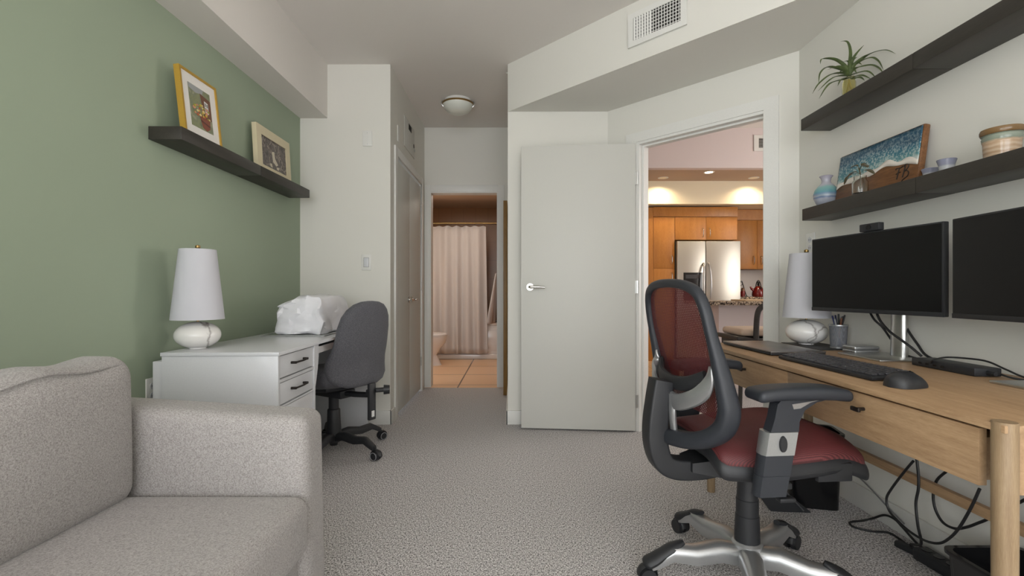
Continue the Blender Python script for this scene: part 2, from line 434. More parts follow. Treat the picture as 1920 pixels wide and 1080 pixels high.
# ---- closet double doors
tc_ = sempty('trim_2', (HX0, 0, 0))
B(0, .014, CD0-.075, CD0, 0, 2.135, bev=.002).box(0, .014, CD1, CD1+.075, 0, 2.135, bev=.002).box(0, .012, CD0, CD1, 2.072, 2.135, bev=.002).build('casing', TRIM, tc_)
B(-.1, .002, CD0, CD0+.012, 0, 2.07).box(-.1, .002, CD1-.012, CD1, 0, 2.07).box(-.1, .002, CD0, CD1, 2.062, 2.07).build('jamb', TRIM, tc_)
ymid = (CD0+CD1)/2
for i, (y0, y1) in enumerate(((CD0+.014, ymid-.002), (ymid+.002, CD1-.014))):
    dd = sempty('door_%d' % (i+2), (HX0, (y0+y1)/2, 0))
    L = (y1-y0)/2
    B(-.036, -.002, -L, L, .022, 2.045, bev=.0015).build('door_slab', DOORW, dd)
    yy = (L-.05) if i == 0 else (-L+.05)
    lever(dd, (-.002, yy, .925), 0, -1 if i == 0 else 1, 1, 0, L=.09)
    for z in (.3, 1.05, 1.82):
        MB().cyl((.004, (-L-.004) if i == 0 else (L+.004), z-.045), (.004, (-L-.004) if i == 0 else (L+.004), z+.045), .006, seg=10).build('hinge', STEEL, dd)

# ---- bathroom doorway casing
tb = sempty('trim_3', (0, YB, 0))
B(BD0-.066, BD0-.006, -.014, 0, 0, 2.105, bev=.002).box(BD1+.006, BD1+.075, -.014, 0, 0, 2.105, bev=.002).box(BD0-.066, BD1+.075, -.012, 0, BDH+.008, 2.105, bev=.002).build('casing', TRIM, tb)
B(BD0-.012, BD0+.002, -.006, .116, 0, BDH-.002).box(BD1-.002, BD1+.012, -.006, .116, 0, BDH-.002).box(BD0-.012, BD1+.012, -.006, .116, BDH-.002, BDH+.012).build('jamb', TRIM, tb)

# ---- wall plates, access panel, vents
def plate(name, label, cat, loc, n, w_=.072, h_=.116, kind='blank'):
    """n: 'y-' faces camera, 'x+' faces right, 'x-' faces left"""
    rz = {'y-': 0, 'x+': rad(90), 'x-': rad(-90)}[n]
    t = thing(name, label, cat, loc, rz)
    B(-w_/2, w_/2, -.006, 0, -h_/2, h_/2, bev=.002).build('cover_plate', TRIM, t)
    if kind == 'switch':
        B(-.018, .018, -.0085, -.005, -.034, .034, bev=.001).build('rocker', DESKW, t)
        B(-.02, .02, -.0066, -.0062, -.036, .036).build('rocker_gap', plain('switch_gap', (120, 118, 112), .6), t)
    elif kind == 'outlet':
        for z in (-.022, .022):
            s_ = MB().cyl((0, -.0055, z), (0, -.0075, z), .016, seg=20).build('socket', DESKW, t)
            B(-.007, -.005, -.0082, -.0074, z-.005, z+.005).box(.005, .007, -.0082, -.0074, z-.005, z+.005).build('slot', BLACKP, s_)
    else:
        for z in (h_*.36, -h_*.36): MB().cyl((0, -.006, z), (0, -.0068, z), .003, seg=10).build('screw', STEEL, t)
    return t
plate('blank_plate', 'blank white cover plate high on the white corner wall', 'wall plate', (-1.09, YC, 2.147), 'y-')
plate('light_switch', 'white rocker light switch on the white wall above the grey chair', 'light switch', (-1.098, YC, 1.2165), 'y-', .072, .118, 'switch')
plate('thermostat_plate', 'slim white control plate on hallway wall above the closet doors', 'wall plate', (HX0, 3.76, 2.26), 'x+', .05, .13)
plate('power_outlet', 'white power outlet low on the green wall behind the sofa arm', 'outlet', (XL, 2.075, .56), 'x+', .07, .115, 'outlet')
plate('power_outlet', 'white power outlet on the wall behind the lamp on the oak desk', 'outlet', (XR, 2.53, 1.255), 'x-', .07, .115, 'outlet')

ap = thing('access_panel', 'white electrical access panel above the closet doors in the hallway', 'access panel', (HX0, 4.17, 2.36))
B(0, .005, -.2, .2, -.125, .13, bev=.001).build('panel_door', DOORW, ap)
B(0, .002, -.206, .206, -.131, .136).build('panel_frame', plain('panel_shadow_line', (170, 166, 158), .7), ap)
HOLE = plain('dark_opening', (30, 26, 22), .8)
MB().soft((.005, .01, .09), (.002, .055, .026), .0015, n=2, e=2).build('louvre_slot', HOLE, ap)
MB().cyl((.004, .17, -.02), (.0065, .17, -.02), .02, seg=18).build('latch', HOLE, ap)
MB().cyl((.004, .195, -.055), (.012, .195, -.055), .012, seg=16).build('lock_barrel', STEEL, ap)

# return air grille on the face of the 45 degree beam
va = (.822-.006, 2.67-.006, 2.54)
vt = thing('air_vent', 'white rectangular air vent on the slanted beam above the doorway', 'vent', va, arot)
fw, fh, iw, ih = .36, .195, .145, .066
f = MB()
f.box(-fw/2, fw/2, -.006, .004, ih, fh/2).box(-fw/2, fw/2, -.006, .004, -fh/2, -ih).box(-fw/2, -iw, -.006, .004, -ih, ih).box(iw, fw/2, -.006, .004, -ih, ih)
f.build('vent_frame', TRIM, vt)
B(-iw, iw, .0, .004, -ih, ih).build('duct_opening', HOLE, vt)
for k in range(17):
    x = -iw + (k+.5)*2*iw/17
    a_ = .5 if k < 7 else 0
    MB().box(-.0015, .0015, -.006, .006, -ih, ih).move(lambda v: (x + v.x*math.cos(a_)+v.y*math.sin(a_)*1.2, -.004 + v.y*.5, v.z)).build('louvre_blade', TRIM, vt)
for k in range(7):
    z = -ih + (k+.5)*2*ih/7
    B(-iw, iw, -.0012, .0002, z-.002, z+.002).build('rear_blade', TRIM, vt)

# ================================================================== HALLWAY THINGS
cl = thing('ceiling_lamp', 'frosted glass bowl ceiling lamp in the hallway', 'ceiling lamp', (-.488, 4.2, H))
FROST = plain('frosted_glass', (222, 224, 214), .3)
MB().lathe([(.0, 0), (.12, 0), (.125, -.025), (.10, -.03)]).build('ceiling_pan', TRIM, cl)
MB().lathe([(.137, -.028), (.143, -.03), (.143, -.042), (.137, -.044)], caps=False).build('rim', BRASS, cl)
MB().lathe([(.138, -.03), (.136, -.045), (.122, -.072), (.098, -.096), (.065, -.113), (.03, -.12), (.0, -.122)]).build('bowl', FROST, cl)
for a_ in (rad(-10), rad(110), rad(200)):
    x, y = math.cos(a_)*.143, math.sin(a_)*.143
    MB().tube([(x*.98, y*.98, -.02), (x*1.04, y*1.04, -.035), (x*1.02, y*1.02, -.055), (x*.93, y*.93, -.068)], .006, 8).build('clip', STEEL, cl)

hb = thing('leaning_panel', 'tall honey-wood panel edge standing at the hallway end', 'panel', (-.066, 4.52, 0))
B(-.022, .016, -.02, .3, 0.001, 1.87, bev=.002).build('board', wood('golden_wood', (120, 90, 46), (150, 114, 62), axis='z'), hb)

# ================================================================== BATHROOM
BW = tiles('brown_wall_tile', (158, 112, 66), (152, 106, 62), (134, 94, 56), .2, .3, .3, .003, rot=(rad(90), 0, 0))
BPAINT = plain('warm_bath_paint', (196, 166, 136), .7)
struct(B(-1.85, -.0, 7.65, 7.75, 0, 2.45).build('wall_bathroom_back', BW))
struct(B(-1.85, -1.75, 5.0, 7.65, 0, 2.45).build('wall_bathroom_left', BPAINT))
struct(B(-.12, -.0, 5.0, 7.65, 0, 2.45).build('wall_bathroom_right', BW))
struct(B(-1.85, .0, 5.0, 7.75, 2.36, 2.46).build('ceiling_bathroom', plain('bath_ceiling_paint', (214, 186, 156), .8)))
PORC = plain('white_porcelain', (232, 224, 216), .15)
tub = thing('bathtub', 'white bathtub with a panelled apron behind the shower curtain', 'bathtub', (-.93, 7.0, 0))
B(-.8, .8, -.06, -.035, .0, .5, bev=.006).build('apron', PORC, tub)
B(.35, .72, -.066, -.058, .12, .42, bev=.004).build('apron_panel', PORC, tub)
B(-.8, .8, -.075, .03, .5, .53, bev=.01).box(-.8, .8, .56, .63, .5, .53, bev=.01).box(-.8, -.7, .03, .56, .5, .53, bev=.01).box(.7, .8, .03, .56, .5, .53, bev=.01).build('rim', PORC, tub)
MB().box(-.7, .7, .03, .56, .1, .13).box(-.72, -.7, .03, .56, .1, .51).box(.7, .72, .03, .56, .1, .51).box(-.7, .7, .01, .03, .1, .51).box(-.7, .7, .56, .58, .1, .51).build('basin', PORC, tub)
B(-.8, .8, -.085, -.06, 0, .07, bev=.01).build('toe_moulding', PORC, tub)
rod = thing('curtain_rod', 'metal shower curtain rod across the bathroom', 'curtain rod', (-.93, 6.84, 1.99))
MB().cyl((-.81, 0, 0), (.81, 0, 0), .0125, seg=14).build('pole', BRASS, rod)
MB().cyl((.785, 0, 0), (.81, 0, 0), .03, seg=20).build('flange', BRASS, rod); MB().cyl((-.785, 0, 0), (-.81, 0, 0), .03, seg=20).build('flange', BRASS, rod)
cur = thing('shower_curtain', 'long white pleated shower curtain hanging in the bathroom', 'shower curtain', (-1.0, 6.84, 0))
g = []; random.seed(3)
xs0, xs1 = -.62, .612
for i in range(25):
    z = .09 + (1.945-.09)*i/24; row = []
    t = i/24
    for j in range(141):
        u = j/140; x = xs0 + (xs1-xs0)*u
        amp = .018+.02*(1-t)
        y = amp*math.sin(u*46 + .8*math.sin(u*9)) + .012*math.sin(u*17+1.3+.6*t)
        x += .012*math.sin(u*30+2)*(1-t) + .03*(1-t)*(u-.3)
        row.append((x, y, z + (.008*math.sin(u*60) if i in (24,) else 0)))
    g.append(row)
CURT = plain('white_curtain_cloth', (196, 187, 180), .9)
MB().sheet(g).build('cloth', CURT, cur, solid=.002)
for k in range(10):
    x = xs0 + .04 + (xs1-xs0-.08)*k/9
    MB().tube([(x, .02*math.cos(a), 1.982+.026*math.sin(a)) for a in [2*PI*q/14 for q in range(14)]], .003, 6, closed=True).build('ring', BRASS, cur)

wc = thing('toilet', 'white toilet beside the bathroom doorway', 'toilet', (-1.22, 6.37, 0))
def ell(cx, cy, z, a, b, n=28, egg=0):
    return [(cx + a*math.cos(2*PI*j/n)*(1+(egg if math.cos(2*PI*j/n) > 0 else 0)), cy + b*math.sin(2*PI*j/n), z) for j in range(n)]
MB().loft([ell(.02, 0, 0, .24, .115), ell(.02, 0, .04, .22, .10), ell(.01, 0, .14, .185, .09), ell(.03, 0, .22, .21, .11), ell(.06, 0, .3, .25, .16), ell(.07, 0, .37, .262, .185), ell(.07, 0, .395, .262, .187)]).build('bowl', PORC, wc)
MB().loft([ell(.07, 0, .397, .268, .19), ell(.07, 0, .412, .268, .19)]).build('seat', PORC, wc)
MB().loft([ell(.07, 0, .414, .262, .186), ell(.07, 0, .43, .25, .176)]).build('lid', PORC, wc)
B(-.42, -.2, -.2, .2, .38, .75, bev=.02).build('tank', PORC, wc)
B(-.43, -.19, -.21, .21, .75, .785, bev=.01).build('tank_lid', PORC, wc)

tbar = thing('towel_bar', 'chrome towel bar on the bathroom wall beside the tub', 'towel bar', (-.12, 6.62, 1.23))
MB().cyl((-.075, -.25, 0), (-.075, .18, 0), .008, seg=12).build('bar', CHROME, tbar)
for y in (-.24, .17): MB().cyl((0, y, 0), (-.08, y, 0), .012, seg=12).build('post', CHROME, tbar)
tow = thing('towel', 'white towel hanging from the towel bar beside the shower curtain', 'towel', (-.195, 6.62, 1.235))
g = []
for i in range(22):
    t = i/21; row = []
    for j in range(15):
        u = j/14*2-1
        wd = .045 + .075*min(1, t*1.3)
        row.append((-.03 - .035*t + wd*(-.6)*u*u*.3 + .014*math.sin(u*7)*(.3+t) - .10*t*max(0, -u)*.6, wd*u*1.3 - .02, .012 - t*.70))
    g.append(row)
MB().sheet(g).build('front_fall', CURT, tow, solid=.012)
g2 = [[(p[0]*-.2+.028, p[1], p[2]*.8+.004) for p in r] for r in g]
MB().sheet(g2).build('back_fall', CURT, tow, solid=.012)
MB().tube([(-.035, -.0, .002), (-.02, -.0, .016), (0, -.0, .022), (.02, 0, .014), (.03, 0, 0)], [.012]*5, 10, ref=(0, 1, 0), flat=.8).move(lambda v: (v.x, v.y*4-.02, v.z)).build('fold', CURT, tow)

# ================================================================== KITCHEN
KW = plain('lavender_white_paint', (218, 206, 204), .75)
KWARM = plain('cream_kitchen_paint', (236, 224, 196), .7)
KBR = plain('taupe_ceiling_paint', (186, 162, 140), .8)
struct(B(.02, 5.2, 7.365, 7.47, 0, 2.6).build('wall_kitchen_back', plain('backsplash_white', (216, 206, 196), .35)))
struct(B(.06, .12, YC+.12, 7.4, 0, KC).build('wall_kitchen_left', KW))
struct(B(5.2, 5.3, 1.5, 7.5, 0, KC+.1).build('wall_living_right', KW))
struct(B(.06, 5.3, 5.9, 6.0, 2.55, KC+.1).build('wall_kitchen_header', KW))
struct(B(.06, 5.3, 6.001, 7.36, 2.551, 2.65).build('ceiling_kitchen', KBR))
struct(B(.06, 5.3, 6.6, 7.35, 2.226, 2.55).build('ceiling_kitchen_soffit', KWARM))
struct(B(1.75, 5.3, 1.55, 1.65, 0, KC).build('wall_living_front', KW))
vt2 = thing('air_vent', 'white air vent on the kitchen header wall seen through the doorway', 'vent', (3.2, 5.897, 2.86))
B(-.17, .17, -.008, .0, .062, .1).box(-.17, .17, -.008, .0, -.1, -.062).box(-.17, -.11, -.008, 0, -.062, .062).box(.11, .17, -.008, 0, -.062, .062).build('vent_frame', TRIM, vt2)
B(-.11, .11, -.002, 0, -.062, .062).build('duct_opening', HOLE, vt2)
for k in range(7): B(-.11, .11, -.006, -.003, -.056+k*.0187-.002, -.056+k*.0187+.002).build('louvre_blade', TRIM, vt2)
LAMP = emis('lamp_glow', (255, 226, 180), 12)
labs = ['recessed downlight above the left end of the honey cabinets', 'recessed downlight above the kettle corner', 'bright recessed downlight in the taupe kitchen ceiling']
for i, (x, y) in enumerate(KSPOTS):
    dl = thing('recessed_downlight', labs[i], 'downlight', (x, y, 2.551), 0, 'kitchen downlights')
    MB().lathe([(.05, -.003), (.068, -.003), (.07, 0), (.05, 0)], caps=False).build('trim_ring', TRIM, dl)
    MB().lathe([(0, -.002), (.05, -.002), (.05, -.0005), (0, -.0005)]).build('lens', LAMP if i == 2 else plain('lens_glass', (255, 236, 200), .3), dl)
    spot('downlight_beam', (x, y, 2.535), 16 if i == 2 else 21, (1.0, .80, .55), 150 if i < 2 else 120, .8, .04)

def bow(par, at, L=.13, mat=CHROME, out=.03, hor=False):
    a = Vector(at); m = MB(); pts = []
    for k in range(13):
        t = k/12*2-1
        pts.append(a + (Vector((t*L/2, 0, 0)) if hor else Vector((0, 0, t*L/2))) + Vector((0, -out*(1-t*t*t*t), 0)))
    m.tube(pts, .006, 8); return m.build('handle', mat, par)
def cab(name, label, loc, wd, z0, z1, dep, fronts):
    t = thing(name, label, 'cabinet', loc)
    B(0, wd, .02, dep, z0, z1, bev=.001).build('carcass', CAB, t)
    for (x0, x1, a, b, hnd) in fronts:
        dpart = B(x0+.002, x1-.002, 0, .019, a+.002, b-.002, bev=.0015).build('door', CAB, t)
        if hnd: bow(dpart, (hnd[0], 0, hnd[1]))
    return t
pc = cab('pantry_cabinet', 'tall honey-wood pantry cabinet left of the fridge', (2.017, 6.72, 0), .305, .08, 2.066, .6,
    [(0, .305, .08, 1.325, (.26, 1.2)), (0, .305, 1.325, 2.065, (.26, 1.45))])
B(0, .305, .05, .6, 0, .08).build('toe_kick', CAB, pc)
B(-.07, -.002, .0, .6, 0, 2.2).build('end_panel', CAB, pc)
cab('fridge_top_cabinet', 'honey-wood cabinet with two doors above the fridge', (2.324, 6.72, 0), .895, 1.735, 2.066, .6,
    [(0, .4475, 1.735, 2.065, (.4, 1.84)), (.4475, .895, 1.735, 2.065, (.495, 1.84))])
o = B(2.015, 3.222, 6.715, 6.74, 2.068, 2.205, bev=.001).build('cabinet_fascia', CAB); tag(o, 'long plain honey-wood fascia board above the pantry and fridge cabinets', 'fascia')
uc = cab('upper_cabinet', 'honey-wood wall cabinet over the kettle counter', (3.25, 7.0, 0), .95, 1.33, 2.06, .33,
    [(0, .40, 1.33, 2.06, (.345, 1.46)), (.40, .95, 1.33, 2.06, (.46, 1.46))])
B(0, .95, .0, .33, 2.062, 2.22).build('top_fascia', CAB, uc)
fr = thing('refrigerator', 'stainless steel side-by-side fridge with a black dispenser', 'fridge', (2.335, 6.66, 0))
B(0, .905, .07, .68, .02, 1.715, bev=.004).build('body', plain('fridge_dark_side', (60, 58, 55), .5), fr)
FS = plain('brushed_fridge_steel', (186, 182, 172), .38, metal=.85)
dL = B(.002, .405, 0, .066, .06, 1.712, bev=.008).build('freezer_door', FS, fr)
dR = B(.413, .903, 0, .066, .06, 1.712, bev=.008).build('fridge_door', FS, fr)
B(.09, .365, -.004, .01, .86, 1.265, bev=.003).build('dispenser', BLACKG, dL)
B(.12, .33, -.0052, -.003, 1.18, 1.235).build('control_panel', plain('dispenser_panel', (60, 62, 66), .3), dL)
for x, dpart in ((.375, dL), (.443, dR)):
    MB().tube([(x + (.006 if x > .4 else -.006)*math.sin(PI*k/14)*3, -.062*math.sin(PI*k/14)**.45 if 0 < k < 14 else 0, .78+.62*k/14) for k in range(15)], .0125, 10).build('handle', STEEL, dpart)
kb = thing('base_cabinet', 'kitchen base cabinet under the kettle counter', 'cabinet', (3.25, 6.74, 0))
B(0, 1.5, 0.03, .6, .08, .88).build('carcass', CAB, kb); B(.0, .7, 0.01, .029, .1, .87, bev=.001).build('door', CAB, kb); B(.704, 1.49, .01, .029, .1, .87, bev=.001).build('door', CAB, kb)
B(0, 1.5, .08, .58, 0, .08).build('toe_kick', CAB, kb)
def granite():
    k = NT('speckled_granite'); v = k.n('ShaderNodeTexVoronoi', Scale=70.0); k.l(k.coords(), v.inputs['Vector'])
    k.l(k.ramp(v.outputs['Color'], [(.2, lin((40, 34, 30))), (.45, lin((120, 104, 90))), (.7, lin((190, 172, 150)))]), k.b.inputs['Base Color'])
    k.b.inputs['Roughness'].default_value = .2; return k.m
GRAN = granite()
o = B(3.245, 4.75, 6.70, 7.345, .88, .918, bev=.004).build('countertop', GRAN); tag(o, 'granite countertop below the wall cabinet holding the kettle', 'countertop')
RED = plain('red_enamel', (118, 24, 20), .15, coat=.5)
ke = thing('kettle', 'red stovetop kettle on the kitchen counter', 'kettle', (3.64, 6.95, .918))
MB().lathe([(0, 0), (.075, 0), (.088, .02), (.088, .06), (.07, .11), (.042, .15), (.02, .16), (0, .161)]).build('body', RED, ke)
MB().lathe([(.0, .16), (.014, .162), (.018, .178), (.012, .19), (.02, .205), (.012, .222), (0, .226)], seg=20).build('lid_knob', BLACKG, ke)
MB().tube(catmull([(-.07, 0, .09), (-.11, 0, .13), (-.115, 0, .15)], 4), [.018]*4+[.012]*5, 10).build('spout', RED, ke)
MB().tube([(.0, -.075*math.cos(a), .11+.13*math.sin(a)) for a in [PI*k/12 for k in range(13)]], .007, 8).build('handle', BLACKP, ke)
kj = thing('jar', 'small red jar beside the fridge on the counter', 'jar', (3.41, 6.95, .918))
MB().lathe([(0, 0), (.03, 0), (.032, .05), (.032, .07), (.026, .085)]).build('body', RED, kj); MB().lathe([(.0, .085), (.026, .085), (.026, .1), (.018, .13), (0, .135)]).build('lid', plain('amber_lid', (120, 74, 44), .3), kj)
st = thing('utensil_stand', 'black wire stand with cords beside the red kettle', 'stand', (3.46, 7.06, .918))
MB().cyl((0.03, 0, 0), (.03, 0, .01), .05).build('foot', BLACKP, st)
MB().tube(catmull([(.06, 0, .01), (.03, 0, .1), (.0, 0, .2), (-.01, 0, .23), (-.03, 0, .225)], 5), .006, 8).build('arm', BLACKP, st)
MB().tube(catmull([(-.02, 0, .22), (.0, 0, .19), (-.05, 0, .15), (-.08, 0, .11), (-.03, 0, .05), (.03, 0, .012)], 6), .004, 6).build('cord', BLACKP, st)
# peninsula
pn = thing('kitchen_peninsula', 'white panelled kitchen peninsula with dark granite edge', 'peninsula', (2.02, 4.62, 0))
B(.12, 3.0, .25, .6, 0, .862).build('base_panel', KW, pn)
o = B(1.95, 5.0, 4.6, 5.35, .862, .9, bev=.004).build('countertop', GRAN); tag(o, 'dark speckled granite top of the white peninsula behind the stool', 'countertop')
o = B(2.3, 3.3, 4.63, 4.95, .9, .915, bev=.004).build('cutting_board', wood('pale_board', (214, 186, 150), (226, 200, 166), grain=20)); tag(o, 'pale wooden cutting board lying on the granite peninsula', 'cutting board')
bs = thing('counter_stool', 'dark wooden counter stool with a beige seat cushion by the peninsula', 'stool', (2.14, 4.18, 0), 0)
DKW = wood('charcoal_wood', (48, 46, 45), (60, 58, 56), grain=30, axis='z')
MB().soft((0, 0, .60), (.24, .22, .02), .018, n=4, e=3, deform=lambda v: (v.x, v.y, v.z - .02*(1-(v.x/.24)**2))).build('seat', DKW, bs)
B(-.2, .2, -.18, .18, .5, .575, bev=.005).build('apron', DKW, bs)
MB().soft((.01, .01, .645), (.2, .19, .03), .028, (0, 0, .012), n=5, e=4).build('cushion', plain('beige_cushion', (196, 178, 160), .9), bs)
for sx in (-1, 1):
    for sy in (-1, 1): MB().tube([(sx*.18, sy*.16, .58), (sx*.21, sy*.2, 0)], [.02, .016], 10).build('leg', DKW, bs)
MB().tube(catmull([(-.075, -.2, .5), (-.08, -.215, .7), (-.075, -.23, .82), (-.045, -.235, .868), (.0, -.235, .882), (.12, -.235, .888), (.24, -.235, .87), (.27, -.23, .82), (.28, -.21, .7), (.28, -.2, .5)], 6), .024, 10, ref=(1, 0, 0), flat=.8).build('back_frame', DKW, bs)
MB().tube([(-.2, -.185, .2), (.2, -.185, .2)], .012, 8).build('footrest', DKW, bs)
rb = thing('red_bin', 'small red bin on the kitchen floor near the pantry', 'bin', (1.87, 5.5, 0))
RBM = plain('red_plastic', (132, 40, 30), .4)
MB().lathe([(0, 0), (.08, 0), (.092, .17), (.097, .17), (.097, .182), (.088, .182), (.078, .01), (0, .01)]).build('bucket', RBM, rb)

# ================================================================== FLOATING SHELVES
def shelf(label, x0, x1, y0, y1, zb, group):
    t = thing('floating_shelf', label, 'shelf', ((x0+x1)/2, (y0+y1)/2, zb), 0, group)
    B(-(x1-x0)/2, (x1-x0)/2, -(y1-y0)/2+.001, (y1-y0)/2-.001, 0, .058, bev=.002).build('board', SHELF, t)
    xw = (x0-x1)/2 if x0 < 0 else (x1-x0)/2
    B(min(xw, xw*.9), max(xw, xw*.9), -.2, .2, .012, .046).build('bracket', BLACKP, t)
G1, G2, G3 = 'black shelves on the green wall', 'upper black shelves on the right wall', 'lower black shelves on the right wall'
shelf('black floating shelf on the green wall under the gold framed picture', XL, -1.451, 2.056, 2.708, 1.666, G1)
shelf('black floating shelf on the green wall under the cream framed picture', XL, -1.451, 2.708, 3.358, 1.666, G1)
shelf('upper black floating shelf holding the spiky plant', 1.46, XR, 1.713, 2.378, 1.811, G2)
shelf('empty upper black floating shelf nearest the camera on the right wall', 1.46, XR, 1.05, 1.713, 1.811, G2)
shelf('lower black floating shelf holding the blue vase and ocean board', 1.46, XR, 1.702, 2.368, 1.355, G3)
shelf('lower black floating shelf holding the lidded stoneware pot', 1.46, XR, 1.04, 1.702, 1.355, G3)

# ---- framed pictures; local: y along shelf (width), x out from the wall, built upright then leaned
def art(name, stops, sc_=9, rnd=3.0):
    k = NT(name); n = k.n('ShaderNodeTexNoise', Scale=sc_, Detail=rnd, Distortion=1.2); k.l(k.coords(), n.inputs['Vector'])
    k.l(k.ramp(n.outputs['Fac'], [(p, lin(c)) for p, c in stops]), k.b.inputs['Base Color']); k.b.inputs['Roughness'].default_value = .35; return k.m
def frame(label, loc, wd, ht, lean, fmat, fw_, dep, matw, matmat, artmat):
    t = thing('picture_frame', label, 'picture', loc)
    L = lambda v: (v.x*math.cos(lean) - v.z*math.sin(lean), v.y, v.x*math.sin(lean) + v.z*math.cos(lean))
    W = wd/2
    m = MB()
    m.box(-dep, 0, -W, -W+fw_, 0, ht).box(-dep, 0, W-fw_, W, 0, ht).box(-dep, 0, -W+fw_, W-fw_, 0, fw_).box(-dep, 0, -W+fw_, W-fw_, ht-fw_, ht)
    m.move(L).build('moulding', fmat, t)
    B(-dep+.002, -.006, -W+fw_*.8, W-fw_*.8, fw_*.8, ht-fw_*.8).move(L).build('mat_board', matmat, t)
    a = B(-.0065, -.005, -W+fw_+matw, W-fw_-matw, fw_+matw, ht-fw_-matw).move(L).build('print', artmat, t)
    zb_ = ht*.7
    MB().box(-dep-.003, -dep, -.02, .02, .02, zb_).move(L).build('easel_strut', BLACKP, t)
    return t, a, L
GOLD = plain('gold_frame', (190, 152, 62), .4, metal=.3)
CREAM = plain('cream_frame', (216, 204, 172), .55)
MATW = plain('white_mat_board', (228, 224, 218), .9)
ART1 = art('garden_painting', [(.30, (96, 104, 82)), (.42, (136, 140, 104)), (.52, (122, 128, 104)), (.62, (158, 156, 128)), (.75, (110, 112, 110))], 14)
p1, a1, L1 = frame('gold framed garden painting with white mat on the left shelf', (-1.485, 2.271, 1.7245), .27, .315, rad(6.3), GOLD, .011, .026, .045, MATW, ART1)
# painted shapes: sky, shed with a white window, tub of flowers
def daub(par, L, pts, mat, name, x=-.0046):
    m = MB(); n = len(pts); m._faces([L(Vector((x, y, z))) for y, z in pts], [tuple(range(n))]); m._faces([L(Vector((x-.0015, y, z))) for y, z in pts], [tuple(range(n-1, -1, -1))])
    return m.build(name, mat, par)
daub(a1, L1, [(-.078, .258), (.03, .258), (.02, .236), (-.03, .226), (-.078, .236)], plain('paint_sky', (158, 160, 160), .5), 'painted_sky')
daub(a1, L1, [(.0, .235), (.076, .222), (.076, .12), (.02, .13)], plain('paint_shed', (112, 76, 58), .5), 'painted_shed', -.0044)
daub(a1, L1, [(.028, .208), (.056, .203), (.058, .15), (.03, .153)], plain('paint_window', (226, 224, 220), .5), 'painted_window', -.0042)
for (y0, y1, z0, z1) in ((.032, .0415, .183, .2), (.0445, .054, .181, .198), (.032, .0415, .158, .177), (.0445, .054, .156, .175)):
    daub(a1, L1, [(y0, z0), (y1, z0), (y1, z1), (y0, z1)], plain('paint_pane', (130, 130, 128), .5), 'painted_pane', -.004)
daub(a1, L1, [(-.02, .135), (.062, .12), (.056, .075), (.03, .058), (.0, .068)], plain('paint_tub', (128, 72, 54), .5), 'painted_tub', -.0042)
daub(a1, L1, [(-.012, .104), (.058, .091), (.056, .083), (-.009, .096)], plain('paint_tub_band', (84, 50, 40), .5), 'painted_band', -.0039)
random.seed(8)
for k in range(34):
    y = random.uniform(-.055, .06); z = .135 + random.uniform(-.02, .05)*(1-abs(y-.01)*8)
    c = random.choice([(206, 176, 70), (214, 150, 120), (196, 96, 60), (222, 202, 140), (150, 150, 60)])
    r_ = random.uniform(.005, .010)
    daub(a1, L1, [(y+r_*math.cos(q*PI/4), z+r_*.8*math.sin(q*PI/4)) for q in range(8)], plain('paint_flower', c, .5), 'painted_flower', -.0037 + k*.00003)
ART2 = art('dark_stone_painting', [(.28, (44, 36, 32)), (.42, (108, 98, 94)), (.5, (58, 46, 40)), (.58, (150, 138, 128)), (.7, (70, 56, 46))], 20, 4.0)
p2, a2, L2 = frame('cream framed dark stone-pattern print on the left shelf', (-1.525, 3.03, 1.7245), .42, .295, rad(3.2), CREAM, .055, .028, .002, plain('inner_black_lip', (30, 26, 24), .6), ART2)
LEAF = plain('paint_pale', (206, 196, 176), .5)
daub(a2, L2, [(-.03, .165), (.0, .175), (.01, .13), (.045, .1), (.02, .085), (-.02, .105)], LEAF, 'painted_figure')
daub(a2, L2, [(-.06, .085), (-.035, .09), (-.03, .068), (-.055, .066)], LEAF, 'painted_figure')
daub(a2, L2, [(.02, .08), (.06, .085), (.05, .066), (.028, .066)], LEAF, 'painted_figure')

# ---- plant on the upper shelf
pl = thing('potted_plant', 'spiky green plant rooted in a small glass jar on upper shelf', 'plant', (1.53, 2.134, 1.869))
WATER = clear('yellow_green_glass', (240, 236, 196), .05)
MB().lathe([(0, 0), (.029, 0), (.032, .008), (.032, .075), (.027, .088), (.028, .1), (.025, .1), (.024, .088), (.029, .074), (.029, .008), (0, .006)], k=.84).build('jar', WATER, pl)
rt = MB(); random.seed(5)
for k in range(16):
    a_ = random.uniform(0, 2*PI); r_ = random.uniform(.004, .019)
    rt.tube(catmull([(0, 0, .095), (r_*.6*math.cos(a_), r_*.6*math.sin(a_), .055), (r_*math.cos(a_+.7), r_*math.sin(a_+.7), .012)], 4), .0022, 6)
rt.build('roots', plain('root_fibre', (176, 164, 96), .8), pl)
PLEAF = fabric('dark_green_leaf', (50, 62, 34), (82, 94, 52), 40, 40, 40, rough=.45, bump=.1)
def px7(p, o=(395, 345)):
    return ((p[0]-o[0])/2.571/412, -(p[1]-o[1])/2.571/412)
